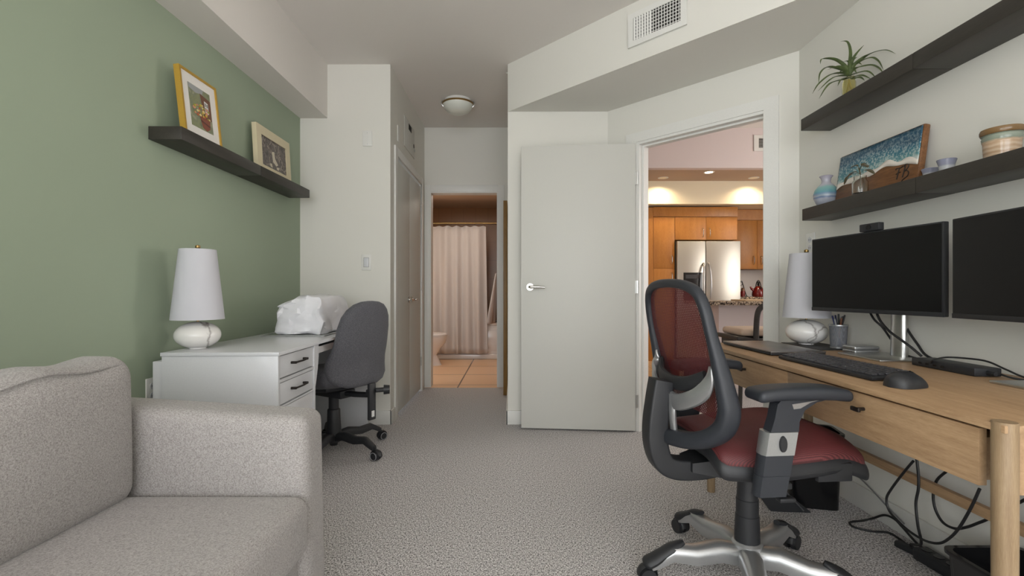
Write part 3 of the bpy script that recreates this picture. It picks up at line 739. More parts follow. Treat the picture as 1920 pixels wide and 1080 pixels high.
leaves = [[(395, 320), (402, 240), (385, 192), (350, 190)], [(400, 300), (430, 250), (472, 205)], [(410, 310), (500, 250), (590, 228), (650, 247)],
    [(420, 300), (500, 265), (540, 280), (565, 325)], [(420, 320), (500, 300), (545, 315), (565, 342)], [(380, 310), (330, 272), (270, 268), (263, 292)],
    [(380, 330), (290, 315), (240, 350), (222, 410)], [(385, 340), (310, 345), (250, 390), (220, 438)], [(390, 350), (320, 360), (255, 420)],
    [(390, 365), (310, 385), (272, 450)], [(400, 350), (480, 330), (520, 365)], [(410, 360), (460, 350), (505, 372)], [(395, 360), (350, 375), (320, 415)],
    [(420, 365), (455, 360), (480, 376)], [(385, 320), (340, 305), (300, 318)], [(400, 340), (385, 290), (340, 300)], [(405, 330), (440, 290), (470, 300)],
    [(395, 345), (420, 320), (440, 345)], [(395, 345), (370, 320), (345, 345)], [(400, 330), (415, 280), (440, 262)]]
random.seed(11)
for i, lf in enumerate(leaves):
    q = [px7(p) for p in lf]; n = len(q)
    dy = random.uniform(-.5, .5)
    base = Vector((0, 0, .105))
    pts = [base] + [Vector((a, dy*math.hypot(a, b)*min(1, (j+1)/n) * .7, .118 + b)) for j, (a, b) in enumerate(q)]
    # leaves on the wall side bend along the shelf, as the wall is close behind
    def bend(p_):
        if p_.x <= 0: return p_
        x = min(p_.x*.55, .06); y = p_.y*.4 - (p_.x - x)*1.2
        return Vector((x, y, -.869 + (.869 + p_.z)*(2.134 + y)/2.134))
    pts = [bend(p_) for p_ in pts]
    C = catmull(pts, 6); N = len(C)
    Rr = [.008*min(1, .45+t*2.2)*max(.06, (1-t**2.2)) for t in [k/(N-1) for k in range(N)]]
    MB().tube(C, Rr, 8, ref=(.85, -.5, .15), flat=.35).build('leaf', PLEAF, pl)

# ---- ocean board
ob = thing('ocean_board', 'wooden board with poured blue ocean waves and dark initials', 'decorative board', (1.532, 2.006, 1.413))
lean = rad(8)
LB = lambda v: (v.x*math.cos(lean) + v.z*math.sin(lean), v.y, -v.x*math.sin(lean) + v.z*math.cos(lean))
WALN = wood('warm_walnut', (92, 62, 38), (134, 92, 58), grain=24, rough=.35, stretch=9)
B(0, .026, -.226, .23, 0, .228, bev=.006).move(LB).build('wood_slab', WALN, ob)
def ocean():
    k = NT('resin_ocean'); v = k.coords()
    sp = k.n('ShaderNodeSeparateXYZ'); k.l(v, sp.inputs[0])
    n = k.n('ShaderNodeTexNoise', Scale=95.0, Detail=4.0, Roughness=.7); k.l(v, n.inputs['Vector'])
    vo = k.n('ShaderNodeTexVoronoi', Scale=130.0, feature='DISTANCE_TO_EDGE'); k.l(v, vo.inputs['Vector'])
    n2 = k.n('ShaderNodeTexNoise', Scale=9.0, Detail=3.0); k.l(v, n2.inputs['Vector'])
    m = k.n('ShaderNodeMapRange'); k.l(sp.outputs['Z'], m.inputs['Value']); m.inputs['From Min'].default_value = .06; m.inputs['From Max'].default_value = .225
    ad = k.n('ShaderNodeMath', operation='MULTIPLY_ADD'); k.l(n2.outputs['Fac'], ad.inputs[0]); ad.inputs[1].default_value = .5; 
    k.l(m.outputs[0], ad.inputs[2])
    base = k.ramp(ad.outputs[0], [(.3, lin((226, 222, 214))), (.46, lin((186, 196, 190))), (.56, lin((84, 138, 142))), (.76, lin((36, 106, 124))), (.92, lin((28, 88, 112))), (1, lin((26, 74, 98)))])
    lace = k.n('ShaderNodeMath', operation='MULTIPLY'); 
    th = k.ramp(n.outputs['Fac'], [(.48, (0, 0, 0, 1)), (.56, (1, 1, 1, 1))])
    k.l(th, lace.inputs[0]); fd = k.ramp(ad.outputs[0], [(.45, (.9, .9, .9, 1)), (.9, (.55, .55, .55, 1)), (1, (.3, .3, .3, 1))]); k.l(fd, lace.inputs[1])
    mx = k.n('ShaderNodeMix', data_type='RGBA'); k.l(lace.outputs[0], mx.inputs[0]); k.l(base, mx.inputs[6]); mx.inputs[7].default_value = lin((184, 194, 190))
    k.l(mx.outputs[2], k.b.inputs['Base Color']); k.b.inputs['Roughness'].default_value = .3; return k.m
def shoreline(y):   # y: +far .. -near; shore height
    t = (.226 - y)/.452
    return .066 + .018*t + .022*math.sin(PI*t) + .007*math.sin(t*11+.4) + .004*math.sin(t*23)
yy = [-.222 + .448*k/60 for k in range(61)]
m = MB()
g = [[(-.0015, y, shoreline(y) + (.222-shoreline(y))*j/8) for y in yy] for j in range(9)]
m.sheet(g).move(LB).build('resin_sea', ocean(), ob, solid=.002)
m = MB(); m.sheet([[(-.0022, y, shoreline(y) - .004 + (.022+.006*math.sin(y*60))*j/2) for y in yy] for j in range(3)])
m.move(LB).build('foam', plain('white_foam', (226, 218, 208), .35), ob, solid=.0016)
INK = plain('burnt_ink', (40, 28, 20), .7)
def stroke(par, P2, r=.0022):
    pts = catmull([LB(Vector((-.001, y, z))) for y, z in P2], 6)
    MB().tube(pts, r, 6).build('lettering', INK, par)
# initials F B, brush script (y decreases to the right as seen)
fy0 = -.118
def S(pts): return [(fy0 - a, .028 + b) for a, b in pts]
stroke(ob, S([(.0, .046), (.004, .052), (.012, .050), (.026, .050), (.034, .054)]))
stroke(ob, S([(.018, .052), (.015, .034), (.013, .016), (.011, .006)]), .0026)
stroke(ob, S([(.004, .028), (.014, .031), (.026, .032)]))
stroke(ob, S([(.046, .056), (.044, .036), (.040, .014), (.038, .008)]), .0026)
stroke(ob, S([(.038, .05), (.046, .058), (.058, .056), (.062, .046), (.054, .036), (.046, .032), (.058, .030), (.066, .02), (.062, .008), (.05, .002), (.04, -.004), (.036, -.012), (.042, -.016), (.05, -.01)]))

# ---- ceramics on the lower shelf
ZS = 1.413
def banded(name, bands, noise_=.01, rough=.2):
    k = NT(name); v = k.coords(); sp = k.n('ShaderNodeSeparateXYZ'); k.l(v, sp.inputs[0])
    n = k.n('ShaderNodeTexNoise', Scale=30.0, Detail=3.0); k.l(v, n.inputs['Vector'])
    a = k.n('ShaderNodeMath', operation='MULTIPLY_ADD'); k.l(n.outputs['Fac'], a.inputs[0]); a.inputs[1].default_value = noise_; k.l(sp.outputs['Z'], a.inputs[2])
    m = k.n('ShaderNodeMath', operation='MULTIPLY'); k.l(a.outputs[0], m.inputs[0]); m.inputs[1].default_value = 1/.16
    k.l(k.ramp(m.outputs[0], [(p, lin(c)) for p, c in bands]), k.b.inputs['Base Color']); k.b.inputs['Roughness'].default_value = rough; return k.m
VASE = banded('striped_glaze', [(.05, (158, 162, 176)), (.24, (166, 170, 182)), (.29, (98, 118, 150)), (.33, (158, 168, 178)), (.40, (104, 132, 158)), (.44, (96, 148, 158)), (.54, (122, 166, 166)), (.60, (136, 174, 172)), (.68, (172, 172, 180)), (.95, (166, 162, 174))])
va_ = thing('vase', 'round blue and lilac striped ceramic vase on lower shelf', 'vase', (1.53, 2.29, ZS))
MB().lathe([(0, 0), (.036, 0), (.05, .015), (.063, .04), (.065, .058), (.058, .08), (.04, .1), (.026, .112), (.022, .122), (.026, .136), (.035, .147), (.032, .149), (.02, .138), (.017, .12), (0, .1)], seg=40, k=.84).build('body', VASE, va_)
gj = thing('cutting_jar', 'small clear glass jar with a leafy cutting before the ocean board', 'jar', (1.484, 2.004, ZS))
MB().lathe([(0, 0), (.032, 0), (.034, .006), (.034, .052), (.026, .062), (.027, .078), (.0245, .078), (.0235, .062), (.0315, .05), (.0315, .006), (0, .004)], k=.85).build('glass', GLASS, gj)
CLEAF = fabric('brown_green_leaf', (64, 56, 34), (86, 78, 50), 60, 60, 60, rough=.5, bump=.1)
MB().tube(catmull([(0, 0, .008), (.003, .002, .05), (0, 0, .09), (-.003, .004, .115)], 5), .0022, 6).build('stem', CLEAF, gj)
for (ax, ay, az, L_, d) in ((-.01, .04, .10, .05, -.02), (.005, -.045, .092, .05, -.022), (.005, -.012, .128, .035, -.02), (-.01, .02, .128, .035, -.008), (-.015, .055, .088, .03, -.03), (.0, -.03, .115, .03, -.01)):
    s0 = Vector((0, 0, .088 + .02*(az > .11))); e0 = Vector((ax, ay, az)); e1 = e0 + Vector((ax, ay, 0)).normalized()*L_*.5 + Vector((0, 0, d))
    C = catmull([s0, (s0+e0)/2 + Vector((0, 0, .008)), e0, e1], 5); N = len(C)
    MB().tube(C, [.0015 + .0125*max(0, math.sin(PI*min(1, max(0, (k/(N-1)-.25)/.75))))**.8 for k in range(N)], 8, ref=(.8, .3, .3), flat=.15).build('leaf', CLEAF, gj)
BOWLM = banded('lilac_rim_glaze', [(.0, (176, 176, 180)), (.16, (184, 184, 186)), (.2, (140, 142, 158)), (.4, (132, 134, 154))], .004)
def bowl_(label, loc, r, h):
    t = thing('ceramic_bowl', label, 'bowl', loc, 0, 'small lilac bowls on the shelf')
    MB().lathe([(0, 0), (r*.62, 0), (r*.72, h*.25), (r*.82, h*.65), (r, h*.97), (r*.97, h), (r*.76, h*.66), (r*.66, h*.3), (0, h*.15)], k=.78).build('bowl_body', BOWLM, t)
bowl_('small lilac-rimmed bowl touching the ocean board', (1.563, 1.757, ZS), .034, .045)
bowl_('small lilac-rimmed bowl on the side nearer the stoneware pot', (1.528, 1.652, ZS), .036, .05)
POT = banded('stoneware_glaze', [(.0, (150, 118, 88)), (.03, (184, 158, 132)), (.07, (158, 128, 98)), (.10, (188, 164, 140)), (.15, (160, 130, 102)), (.19, (190, 168, 144)), (.24, (166, 138, 110)), (.28, (192, 170, 146)), (.33, (170, 142, 114)), (.37, (188, 164, 138)), (.40, (126, 134, 120)), (.5, (136, 144, 130)), (.53, (118, 92, 60)), (.7, (128, 98, 62))], .012)
pt = thing('stoneware_pot', 'ribbed tan stoneware pot with a green band and brown rim', 'pot', (1.531, 1.468, ZS))
pr = [(0, 0), (.056, 0), (.058, .005)] + [(.0585+.0006*(k % 2)+.003*k/24, .006+.046*k/24) for k in range(25)] + [(.064, .055), (.066, .066), (.063, .072), (.068, .075)]
MB().lathe(pr, seg=48, k=.72).build('body', POT, pt)
MB().lathe([(.0, .076), (.068, .076), (.0715, .08), (.072, .088), (.069, .094), (0, .096)], seg=48, k=.72).build('rim', plain('brown_glazed_rim', (116, 90, 58), .2), pt)

# ================================================================== TABLE LAMPS
def table_lamp(label, loc, rz):
    t = thing('table_lamp', label, 'lamp', loc, rz, 'white marble table lamps')
    pr = [(.0, 0), (.04, .0)] + [(.109*math.cos(a), .061+.061*math.sin(a)) for a in [rad(-68) + (rad(156))*k/22 for k in range(23)]] + [(0, .1225)]
    MB().lathe(pr, seg=48, k=.845).build('base', MARBLE, t)
    MB().cyl((0, 0, .12), (0, 0, .445), .005, seg=12).build('stem', BRASS, t)
    MB().lathe([(.126, .132), (.087, .45), (.0855, .45), (.1245, .132)], caps=False, seg=56, k=.84).build('shade', plain('white_linen_shade', (196, 196, 202), .85, bump=.2, bscale=700), t)
    sp_ = MB()
    for k in range(3): sp_.cyl((0, 0, .44), (.0715*math.cos(2.1*k), .0715*math.sin(2.1*k), .446), .002, seg=6)
    sp_.build('shade_carrier', BRASS, t)
    MB().lathe([(0, .442), (.006, .445), (.006, .452), (.011, .458), (.01, .468), (0, .472)], seg=18).build('finial', BRASS, t)
ZD = .74
table_lamp('white lamp with veined egg-shaped base on the white desk', (-1.435, 2.14, ZD), rad(35))
table_lamp('white lamp with egg-shaped base on the oak desk', (1.462, 2.335, .7345), rad(200))

# ================================================================== LEFT WHITE DESK
ld = thing('white_desk', 'white desk with drawer pedestal along the green wall', 'desk', (-1.489, 1.982, 0), rad(1.6))
DWd, DLn = .496, 1.42
B(0, DWd, 0, DLn, .724, ZD, bev=.0015).build('desktop', DESKW, ld)
B(.004, DWd-.006, .004, .022, 0, .7235, bev=.001).build('side_panel', DESKW, ld)
B(.02, DWd-.006, .395, .412, 0, .7235, bev=.001).build('pedestal_side', DESKW, ld)
MB().prism([(.412, .7235), (.46, .7235), (.46, .66), (.448, .6), (.425, .53), (.412, .5)], DWd-.026, DWd-.008, axis='x').build('corner_bracket', DESKW, ld)
B(.004, .02, .022, .40, .02, .7235).build('pedestal_back', DESKW, ld)
B(.004, .018, .45, 1.4, .45, .7235).build('modesty_panel', DESKW, ld)
B(.02, DWd-.01, 1.385, 1.405, 0, .7235, bev=.001).build('end_panel', DESKW, ld)
B(.06, DWd-.05, .47, 1.38, .665, .68).box(DWd-.05, DWd-.04, .47, 1.38, .665, .7).build('keyboard_tray', DESKW, ld)
B(.02, DWd-.008, .022, .394, .604, .618).box(.02, DWd-.008, .022, .394, .494, .502).box(.02, DWd-.008, .022, .394, .27, .278).build('drawer_rail', DESKW, ld)
for (z0, z1) in ((.622, .718), (.506, .600), (.282, .49), (.03, .266)):
    dr = B(DWd-.03, DWd-.012, .026, .392, z0, z1, bev=.002).build('drawer', DESKW, ld)
    zc = (z0+z1)/2+.005; x = DWd-.012
    hd = MB().tube(catmull([(x+.022, .145, zc), (x+.026, .17, zc+.001), (x+.026, .21, zc), (x+.026, .25, zc+.001), (x+.022, .275, zc)], 4), [.0045]*17, 8)
    for y in (.145, .275): hd.cyl((x, y, zc), (x+.024, y, zc), .006, seg=10)
    hd.build('handle', BRONZE, dr)
B(-.045, -.003, .02, .9, .0, .70, bev=.002).build('back_panel', DESKW, ld)
o = B(.06, .43, .70, 1.3, ZD+.0, ZD+.006, bev=.002).build('desk_mat', plain('grey_glass_mat', (150, 152, 150), .15)); o.location = ld.location; o.rotation_euler = ld.rotation_euler
tag(o, 'grey glass mat under the white plastic bag on the white desk', 'desk mat')
# crumpled plastic bag over a boxy machine
PLAST = NT('crinkled_white_plastic'); PLAST.b.inputs['Base Color'].default_value = lin((226, 226, 230)); PLAST.b.inputs['Roughness'].default_value = .32
nz = PLAST.n('ShaderNodeTexVoronoi', Scale=22.0, feature='F1'); PLAST.l(PLAST.coords(), nz.inputs['Vector']); PLAST.bump(nz.outputs['Distance'], .25, .008)
bag = thing('plastic_bag', 'crumpled white plastic bag wrapped round a boxy machine on the desk', 'bag', (-1.245, 2.955, ZD+.006), rad(1))
def crumple(v):
    p = Vector(v)
    n = Vector((mnoise.noise(p*9), mnoise.noise(p*9+Vector((5, 1, 2))), mnoise.noise(p*9+Vector((2, 7, 3)))))
    n2 = abs(mnoise.noise(p*17))-.25
    t = p.z/.22
    k = 1 - .13*max(0, t-.55)
    q = Vector((p.x*k, p.y*k, p.z))
    if p.y < -.12: q.x += -.02*max(0, .12-p.z)*2
    q += Vector((mnoise.noise(p*21+Vector((3, 3, 3))), mnoise.noise(p*21+Vector((8, 1, 5))), .5*mnoise.noise(p*21)))*.022 + n*.010
    # shoulder falls away on the left front corner
    if p.z > .12 and p.x < 0: q.z -= .5*max(0, -p.x-.03)*max(0, (p.z-.12)/.1)*(1 if p.y < .1 else .6)
    q.z = max(q.z, .0005 if p.z < .02 else .004)
    return q
bb = MB().soft((0, 0, .112), (.135, .235, .112), .02, (.006, .006, .004), n=7, e=2, deform=crumple)
bmesh.ops.triangulate(bb.bm, faces=bb.bm.faces[:])
bb.build('bag_body', PLAST.m, bag, sharp=30)
kn = MB()
for (x, y, z) in ((.128, .12, .085), (.128, .10, .06)): kn.box(x, x+.014, y-.012, y+.012, z-.006, z+.006, bev=.002)
kn.build('printed_mark', plain('dark_print', (60, 60, 66), .6), bag)

# ================================================================== SOFA
def weave(name, c1, c2):
    k = NT(name)
    n1 = k.n('ShaderNodeTexNoise', Scale=1.0, Detail=2.0, Roughness=.7); k.l(k.coords((480, 480, 230)), n1.inputs['Vector'])
    n2 = k.n('ShaderNodeTexNoise', Scale=1.0, Detail=2.0, Roughness=.7); k.l(k.coords((200, 200, 480)), n2.inputs['Vector'])
    mx = k.n('ShaderNodeMix', data_type='FLOAT'); mx.inputs[0].default_value = .5; k.l(n1.outputs['Fac'], mx.inputs[2]); k.l(n2.outputs['Fac'], mx.inputs[3])
    k.l(k.ramp(mx.outputs[0], [(.36, lin(c1)), (.6, lin(c2))]), k.b.inputs['Base Color'])
    k.b.inputs['Roughness'].default_value = 1; k.b.inputs['Specular IOR Level'].default_value = .1; k.b.inputs['Sheen Weight'].default_value = .2
    k.bump(mx.outputs[0], .6, .003)
    return k.m
SOFA = weave('oatmeal_weave', (132, 127, 124), (182, 178, 176))
sf = thing('sofa', 'oatmeal woven fabric sofa along the green wall', 'sofa', (-1.06, .62, 0))
# local: x from -.5 (back) to .51 (front); y from -.75 to .87
def arm_def(v):
    f_ = (v.x+.5)/1.0
    z = v.z
    if z > .3: z += (.018 - .058*f_)*(z-.3)/.36
    x = v.x + (.02*(.64-v.z) if v.x > .3 else 0)
    return (x, v.y, z)
MB().soft((-.02, .797, .375), (.485, .073, .30), .038, n=10, e=5, deform=arm_def).build('arm', SOFA, sf)
MB().soft((-.02, -.677, .375), (.485, .073, .30), .038, n=10, e=5, deform=arm_def).build('arm', SOFA, sf)
MB().soft((-.43, .06, .385), (.085, .67, .33), .04, n=8, e=4).build('back', SOFA, sf)
MB().soft((.03, .06, .18), (.42, .665, .10), .02, n=6, e=3).build('base', SOFA, sf)
MB().soft((.072, .06, .34), (.415, .662, .085), .04, (0.006, 0, .012), n=14, e=5).build('seat_cushion', SOFA, sf)
for (yc, w_) in ((.395, .325), (-.265, .33)):
    def lean_(v, yc=yc):
        z = v.z-.40; u = (v.y-yc)/.33
        x = v.x - z*.02
        top = max(0, (v.z-.68)/.12)
        return (x + .042 + .012*math.sin(u*2.2+1)*top, v.y, v.z + .022*top*(u*.6) + .006*math.sin(u*9)*top)
    bc = MB().soft((-.125, yc, .605), (.085, w_, .195), .052, (.028, .0, .016), n=14, e=6, deform=lean_).build('back_cushion', SOFA, sf)
    pp = []
    for k in range(21):
        t = k/10-1
        pp.append(lean_(Vector((-.125+.070+.004*(1-t*t), yc + w_*t*.87, .789 + .012*(1-t*t) - .010*abs(t)**6))))
    MB().tube(pp, .0035, 8).build('piping', SOFA, bc)
for x in (-.42, .42):
    for y in (-.66, .78): MB().cyl((x, y, 0), (x, y, .085), .018, .024, seg=14).build('leg', BLACKP, sf)

# ================================================================== GREY TASK CHAIR
GF = fabric('charcoal_heather', (64, 64, 68), (106, 105, 110), 200, 200, 700, bump=.3, bdist=.001)
gc = thing('office_chair', 'charcoal fabric swivel chair pulled up to the white desk', 'chair', (-1.112, 2.92, 0), rad(150))
# base angles are given in world, convert to local
def star(par, angs, R, rz, hub, armmat, capmat, casmat, h0, h1, arm_r, ring=None):
    for a in angs:
        a -= rz; d = Vector((math.cos(a), math.sin(a), 0)); e = Vector((-d.y, d.x, 0))
        prof = [(hub*.6, h0, 1.0), (R*.3, h0+.012, .98), (R*.55, h0-.002, .9), (R*.78, h1+.03, .8), (R*.93, h1+.004, .72), (R*1.0, h1-.008, .62)]
        rings = []
        for (r, z, s_) in prof:
            wd, ht = arm_r*s_, arm_r*.95*s_
            c = d*r
            sec = [(-1, -.9), (-1.05, 0), (-.85, .75), (-.4, 1), (.4, 1), (.85, .75), (1.05, 0), (1, -.9)]
            rings.append([c + e*(wd*p) + Vector((0, 0, z + ht*q)) for p, q in sec])
        am = MB().loft(rings).build('base_arm', armmat, par, sharp=50)
        if capmat:
            path = catmull([d*(R*.66) + Vector((0, 0, h1+.062)), d*(R*.76) + Vector((0, 0, h1+.046)), d*(R*.86) + Vector((0, 0, h1+.026)), d*(R*.95) + Vector((0, 0, h1+.006)), d*(R*1.02) + Vector((0, 0, h1-.006)), d*(R*1.07) + Vector((0, 0, h1-.016))], 4)
            N = len(path)
            rr_ = [arm_r*(.35 + .45*min(1, k/5)) if k < 8 else arm_r*(.8 + .12*math.sin(PI*(k-8)/(N-8))) if k < N-3 else arm_r*[.8, .62, .25][k-N+3] for k in range(N)]
            MB().tube(path, rr_, 14, ref=tuple(e), flat=.62).build('end_cap', capmat, am)
        cs = MB().cyl(d*R + Vector((0, 0, .05)), d*R + Vector((0, 0, h1)), .007, seg=8)
        wo = d*.012
        for sg in (-1, 1):
            p0 = d*R + wo + e*(sg*.006) + Vector((0, 0, .0285)); cs.cyl(p0, p0 + e*(sg*.019), .0285, .026, seg=24)
        cobj = cs.build('caster', casmat, par)
        hood = MB()
        hood.tube([d*(R+.012) + d*(.031*math.cos(t)) + Vector((0, 0, .029+.031*math.sin(t))) for t in [PI*k/8 for k in range(9)]], .016, 8, ref=tuple(e), flat=.3).build('caster_hood', casmat, cobj)
        if ring:
            rr = MB()
            for sg in (-1, 1):
                p0 = d*R + wo + e*(sg*.026) + Vector((0, 0, .0285))
                rr.tube([p0 + d*(.022*math.cos(t)) + Vector((0, 0, .022*math.sin(t))) for t in [2*PI*k/20 for k in range(20)]], .002, 6, closed=True)
            rr.build('wheel_ring', ring, cobj)
star(gc, [rad(-25.3+72*k) for k in range(5)], .325, rad(150), .05, BLACKP, None, BLACKP, .10, .078, .026, ring=plain('grey_wheel_ring', (150, 152, 156), .4))
MB().lathe([(0, .045), (.022, .045), (.026, .06), (.045, .07), (.045, .13), (.04, .2), (.038, .265), (.034, .27), (.030, .272), (.030, .38), (0, .38)], seg=28).build('gas_column', BLACKP, gc)
def gseat(v):
    z = v.z + .02*(v.x/.23)**2*(1 if v.x < 0 else -1.6) + .014*(v.y/.24)**2
    return (v.x, v.y*(1-.18*max(0, v.x)/.23), z)
MB().soft((.02, 0, .480), (.235, .235, .058), .046, (0, 0, .012), n=10, e=6, deform=gseat).build('seat', GF, gc)
MB().soft((.02, 0, .415), (.20, .2, .014), .012, n=4, e=2, deform=gseat).build('seat_pan', BLACKP, gc)
B(-.13, .13, -.06, .06, .35, .4, bev=.012).build('mechanism', BLACKP, gc)
# back: lofted upholstered shell with pinched waist
ZF = lambda z: .438 + (z-.462)*1.035
prof = [(.462, .03, .2), (.466, .11, .6), (.485, .165, .85), (.52, .203, 1), (.57, .215, 1), (.62, .208, 1), (.68, .192, 1), (.74, .184, 1), (.80, .180, 1), (.86, .165, 1), (.90, .14, .95), (.93, .103, .85), (.945, .06, .6), (.95, .015, .25)]
rings = []
for (z, hw, th) in prof:
    hw *= 1.05
    u0 = -.262 - .20*max(0, z-.6)**1.2 + .03*math.exp(-((z-.58)/.08)**2)
    ring = []
    for k in range(40):
        a = 2*PI*k/40; c, s_ = math.cos(a), math.sin(a)
        vv = hw*math.copysign(abs(c)**.8, c); uu = .043*th*math.copysign(abs(s_)**.75, s_)
        ring.append((u0 + uu + .75*vv*vv, vv, ZF(z)))
    rings.append(ring)
bk = MB().loft(rings).build('backrest', GF, gc, sharp=80)
sm = []
for t in range(41):
    s_ = t/40; i = s_*(len(prof)-1); i0 = min(int(i), len(prof)-2); fr_ = i-i0
    z = prof[i0][0]*(1-fr_)+prof[i0+1][0]*fr_; hw = prof[i0][1]*(1-fr_)+prof[i0+1][1]*fr_
    u0 = -.262 - .20*max(0, z-.6)**1.2 + .03*math.exp(-((z-.58)/.08)**2)
    sm.append((u0-.012+.75*hw*hw, hw*.985, ZF(z)))
MB().tube(sm[6:34], .003, 6).build('seam', BLACKP, bk)
MB().tube([(a, -b, c) for a, b, c in sm[6:34]], .003, 6).build('seam', BLACKP, bk)
MB().tube([(-.10, 0, .38), (-.2, 0, .38), (-.31, 0, .39), (-.32, 0, .42)], [.028]*4, 10, ref=(0, 1, 0), flat=.5, power=.5).box(-.339, -.319, -.026, .026, .245, .46, bev=.006).build('back_bracket', BLACKP, gc)
B(-.342, -.338, -.01, .01, .265, .30).build('bracket_label', plain('white_label', (210, 210, 208), .6), gc)
kb_ = MB().cyl((-.336, -.025, .415), (-.372, -.07, .415), .014, seg=12)
kb_.cyl((-.365, -.061, .415), (-.39, -.083, .415), .029, .026, seg=10).build('adjust_knob', BLACKP, gc)

# ================================================================== OAK DESK (right)
ZT = .7345
od = thing('oak_desk', 'light oak desk with two drawers along the right wall', 'desk', (1.28, 1.67, 0))
dx = lambda x: x-1.28
dy = lambda y: y-1.67
B(dx(.97), dx(1.585), dy(.925), dy(2.42), ZT-.016, ZT, bev=.0015).build('desktop', OAK, od)
B(dx(.985), dx(1.57), dy(.935), dy(.952), .593, ZT-.0165).box(dx(.99), dx(1.57), dy(2.375), dy(2.392), .593, ZT-.0165).box(dx(1.555), dx(1.57), dy(.952), dy(2.375), .593, ZT-.0165).build('apron', OAK, od)
B(dx(1.0), dx(1.555), dy(1.662), dy(1.678), .60, ZT-.0165).build('divider', OAK, od)
for (y0, y1) in ((.985, 1.668), (1.672, 2.31)):
    dr = B(dx(.978), dx(.996), dy(y0), dy(y1), .592, ZT-.022, bev=.001).build('drawer', OAK, od)
    yc = (y0+y1)/2 - .02
    MB().cyl((dx(.978), dy(yc), .672), (dx(.958), dy(yc), .672), .005, seg=10).box(dx(.950), dx(.958), dy(yc)-.016, dy(yc)+.016, .666, .678, bev=.002).build('knob', BRONZE, dr)
    B(dx(.996), dx(1.5), dy(y0)+.01, dy(y1)-.01, .60, .69).build('drawer_box', OAK, dr)
for (x, y, top) in ((.988, .942, ZT+.004), (.992, 2.345, ZT-.017), (1.478, .955, ZT-.017), (1.478, 2.345, ZT-.017)):
    MB().lathe([(0, 0), (.0185, 0), (.0195, .2), (.0205, .55), (.0207, top-.002), (.0195, top), (0, top)], c=(dx(x), dy(y), 0), seg=32).build('leg', OAKV, od)
B(dx(1.468), dx(1.49), dy(.965), dy(2.335), .292, .326, bev=.002).build('stretcher', OAK, od)

# ---- monitors
def monitor(label, A, Bp, z0, z1, base_c, rz_base, group):
    """A left end, Bp right end (x,y) of the screen face bottom edge, seen by the user"""
    ax, ay = A; bx, by = Bp; W = math.hypot(bx-ax, by-ay); rz = math.atan2(by-ay, bx-ax)
    cx, cy = (ax+bx)/2, (ay+by)/2
    t = thing('monitor', label, 'monitor', (base_c[0], base_c[1], ZT), 0, group)
    R = Matrix.Rotation(rz, 4, 'Z'); off = Vector((cx-base_c[0], cy-base_c[1], 0))
    T = lambda v: R @ Vector((v.x, v.y, v.z-ZT)) + off
    B(-W/2, W/2, 0, .022, z0, z1, bev=.003).box(-W/2+.08, W/2-.08, .02, .045, z0+.04, z1-.05, bev=.01).move(T).build('housing', BLACKP, t)
    B(-W/2+.006, W/2-.006, -.0008, .002, z0+.016, z1-.006).move(T).build('screen', SCREEN, t)
    B(-W/2+.001, W/2-.001, -.0016, .002, z0, z0+.0155, bev=.0006).move(T).build('chin', BLACKP, t)
    Rb = Matrix.Rotation(rz_base, 4, 'Z')
    TB = lambda v: Rb @ v
    B(-.115, .115, -.135, .07, 0, .008, bev=.002).move(TB).build('stand_foot', STEEL, t)
    MB().tube([(0, .03, .006), (0, .032, .2), (0, .032, .36)], [.036, .034, .034], 20, ref=(1, 0, 0), flat=.6).move(TB).build('stand_column', STEEL, t)
    dd = T(Vector((0, .03, (z0+z1)/2)))
    MB().cyl((dd.x, dd.y, dd.z), TB(Vector((0, .032, (z0+z1)/2-ZT))), .03, seg=16).build('stand_mount', BLACKP, t)
    return t
monitor('black monitor with a webcam clipped on top, on a silver stand', (1.376, 2.158), (1.457, 1.586), .912, 1.237, (1.508, 1.868), rad(-90), 'black monitors on the oak desk')
monitor('black monitor nearest the camera cut by the right picture edge', (1.445, 1.543), (1.392, .948), .912, 1.237, (1.515, 1.245), rad(-90), 'black monitors on the oak desk')
wb = thing('webcam', 'small black webcam on top of the monitor', 'webcam', (1.423, 1.862, 1.2375), rad(-82))
B(-.043, .043, -.012, .014, .001, .031, bev=.003).build('body', BLACKP, wb)
MB().cyl((0, -.012, .016), (0, -.0145, .016), .010, seg=20).build('lens', BLACKG, wb)
B(-.02, .02, -.002, .012, -.002, .001).build('clip', BLACKP, wb)

# ---- keyboard: local x along keys (to the user's right = -Y world), y towards the wall
kx = thing('keyboard', 'black full-size keyboard on the oak desk', 'keyboard', (1.115, 1.612, ZT), rad(-88.5))
KL, KD = .465, .132
tilt = .065
def KT(v): return (v.x, v.y, v.z + (v.y+KD/2)*tilt)
B(-KL/2, KL/2, -KD/2, KD/2, .002, .014, bev=.003).move(KT).build('case', BLACKP, kx)
KEY = plain('black_keycap', (58, 58, 62), .4)
base_key = None
rows = [16, 17, 17, 16, 16, 12]
for r in range(6):
    n = rows[r]; pitch = (KL-.012)/n
    for c in range(n):
        x = -KL/2+.006+pitch*(c+.5); y = KD/2-.012-r*.0205
        if base_key is None:
            base_key = B(-.0105, .0105, -.0082, .0082, 0, .007, bev=.0016, seg=1).build('key', KEY, kx); ko = base_key
        else:
            ko = base_key.copy(); COL.objects.link(ko)
        ko.parent = kx; ko.location = KT(Vector((x, y, .0135))); ko.rotation_euler = (math.atan(tilt), 0, 0); ko.scale = (pitch/.0248, 1, 1)
for x in (-KL/2+.04, KL/2-.04): B(x-.015, x+.015, KD/2-.02, KD/2-.01, 0, .012).build('foot', BLACKP, kx)

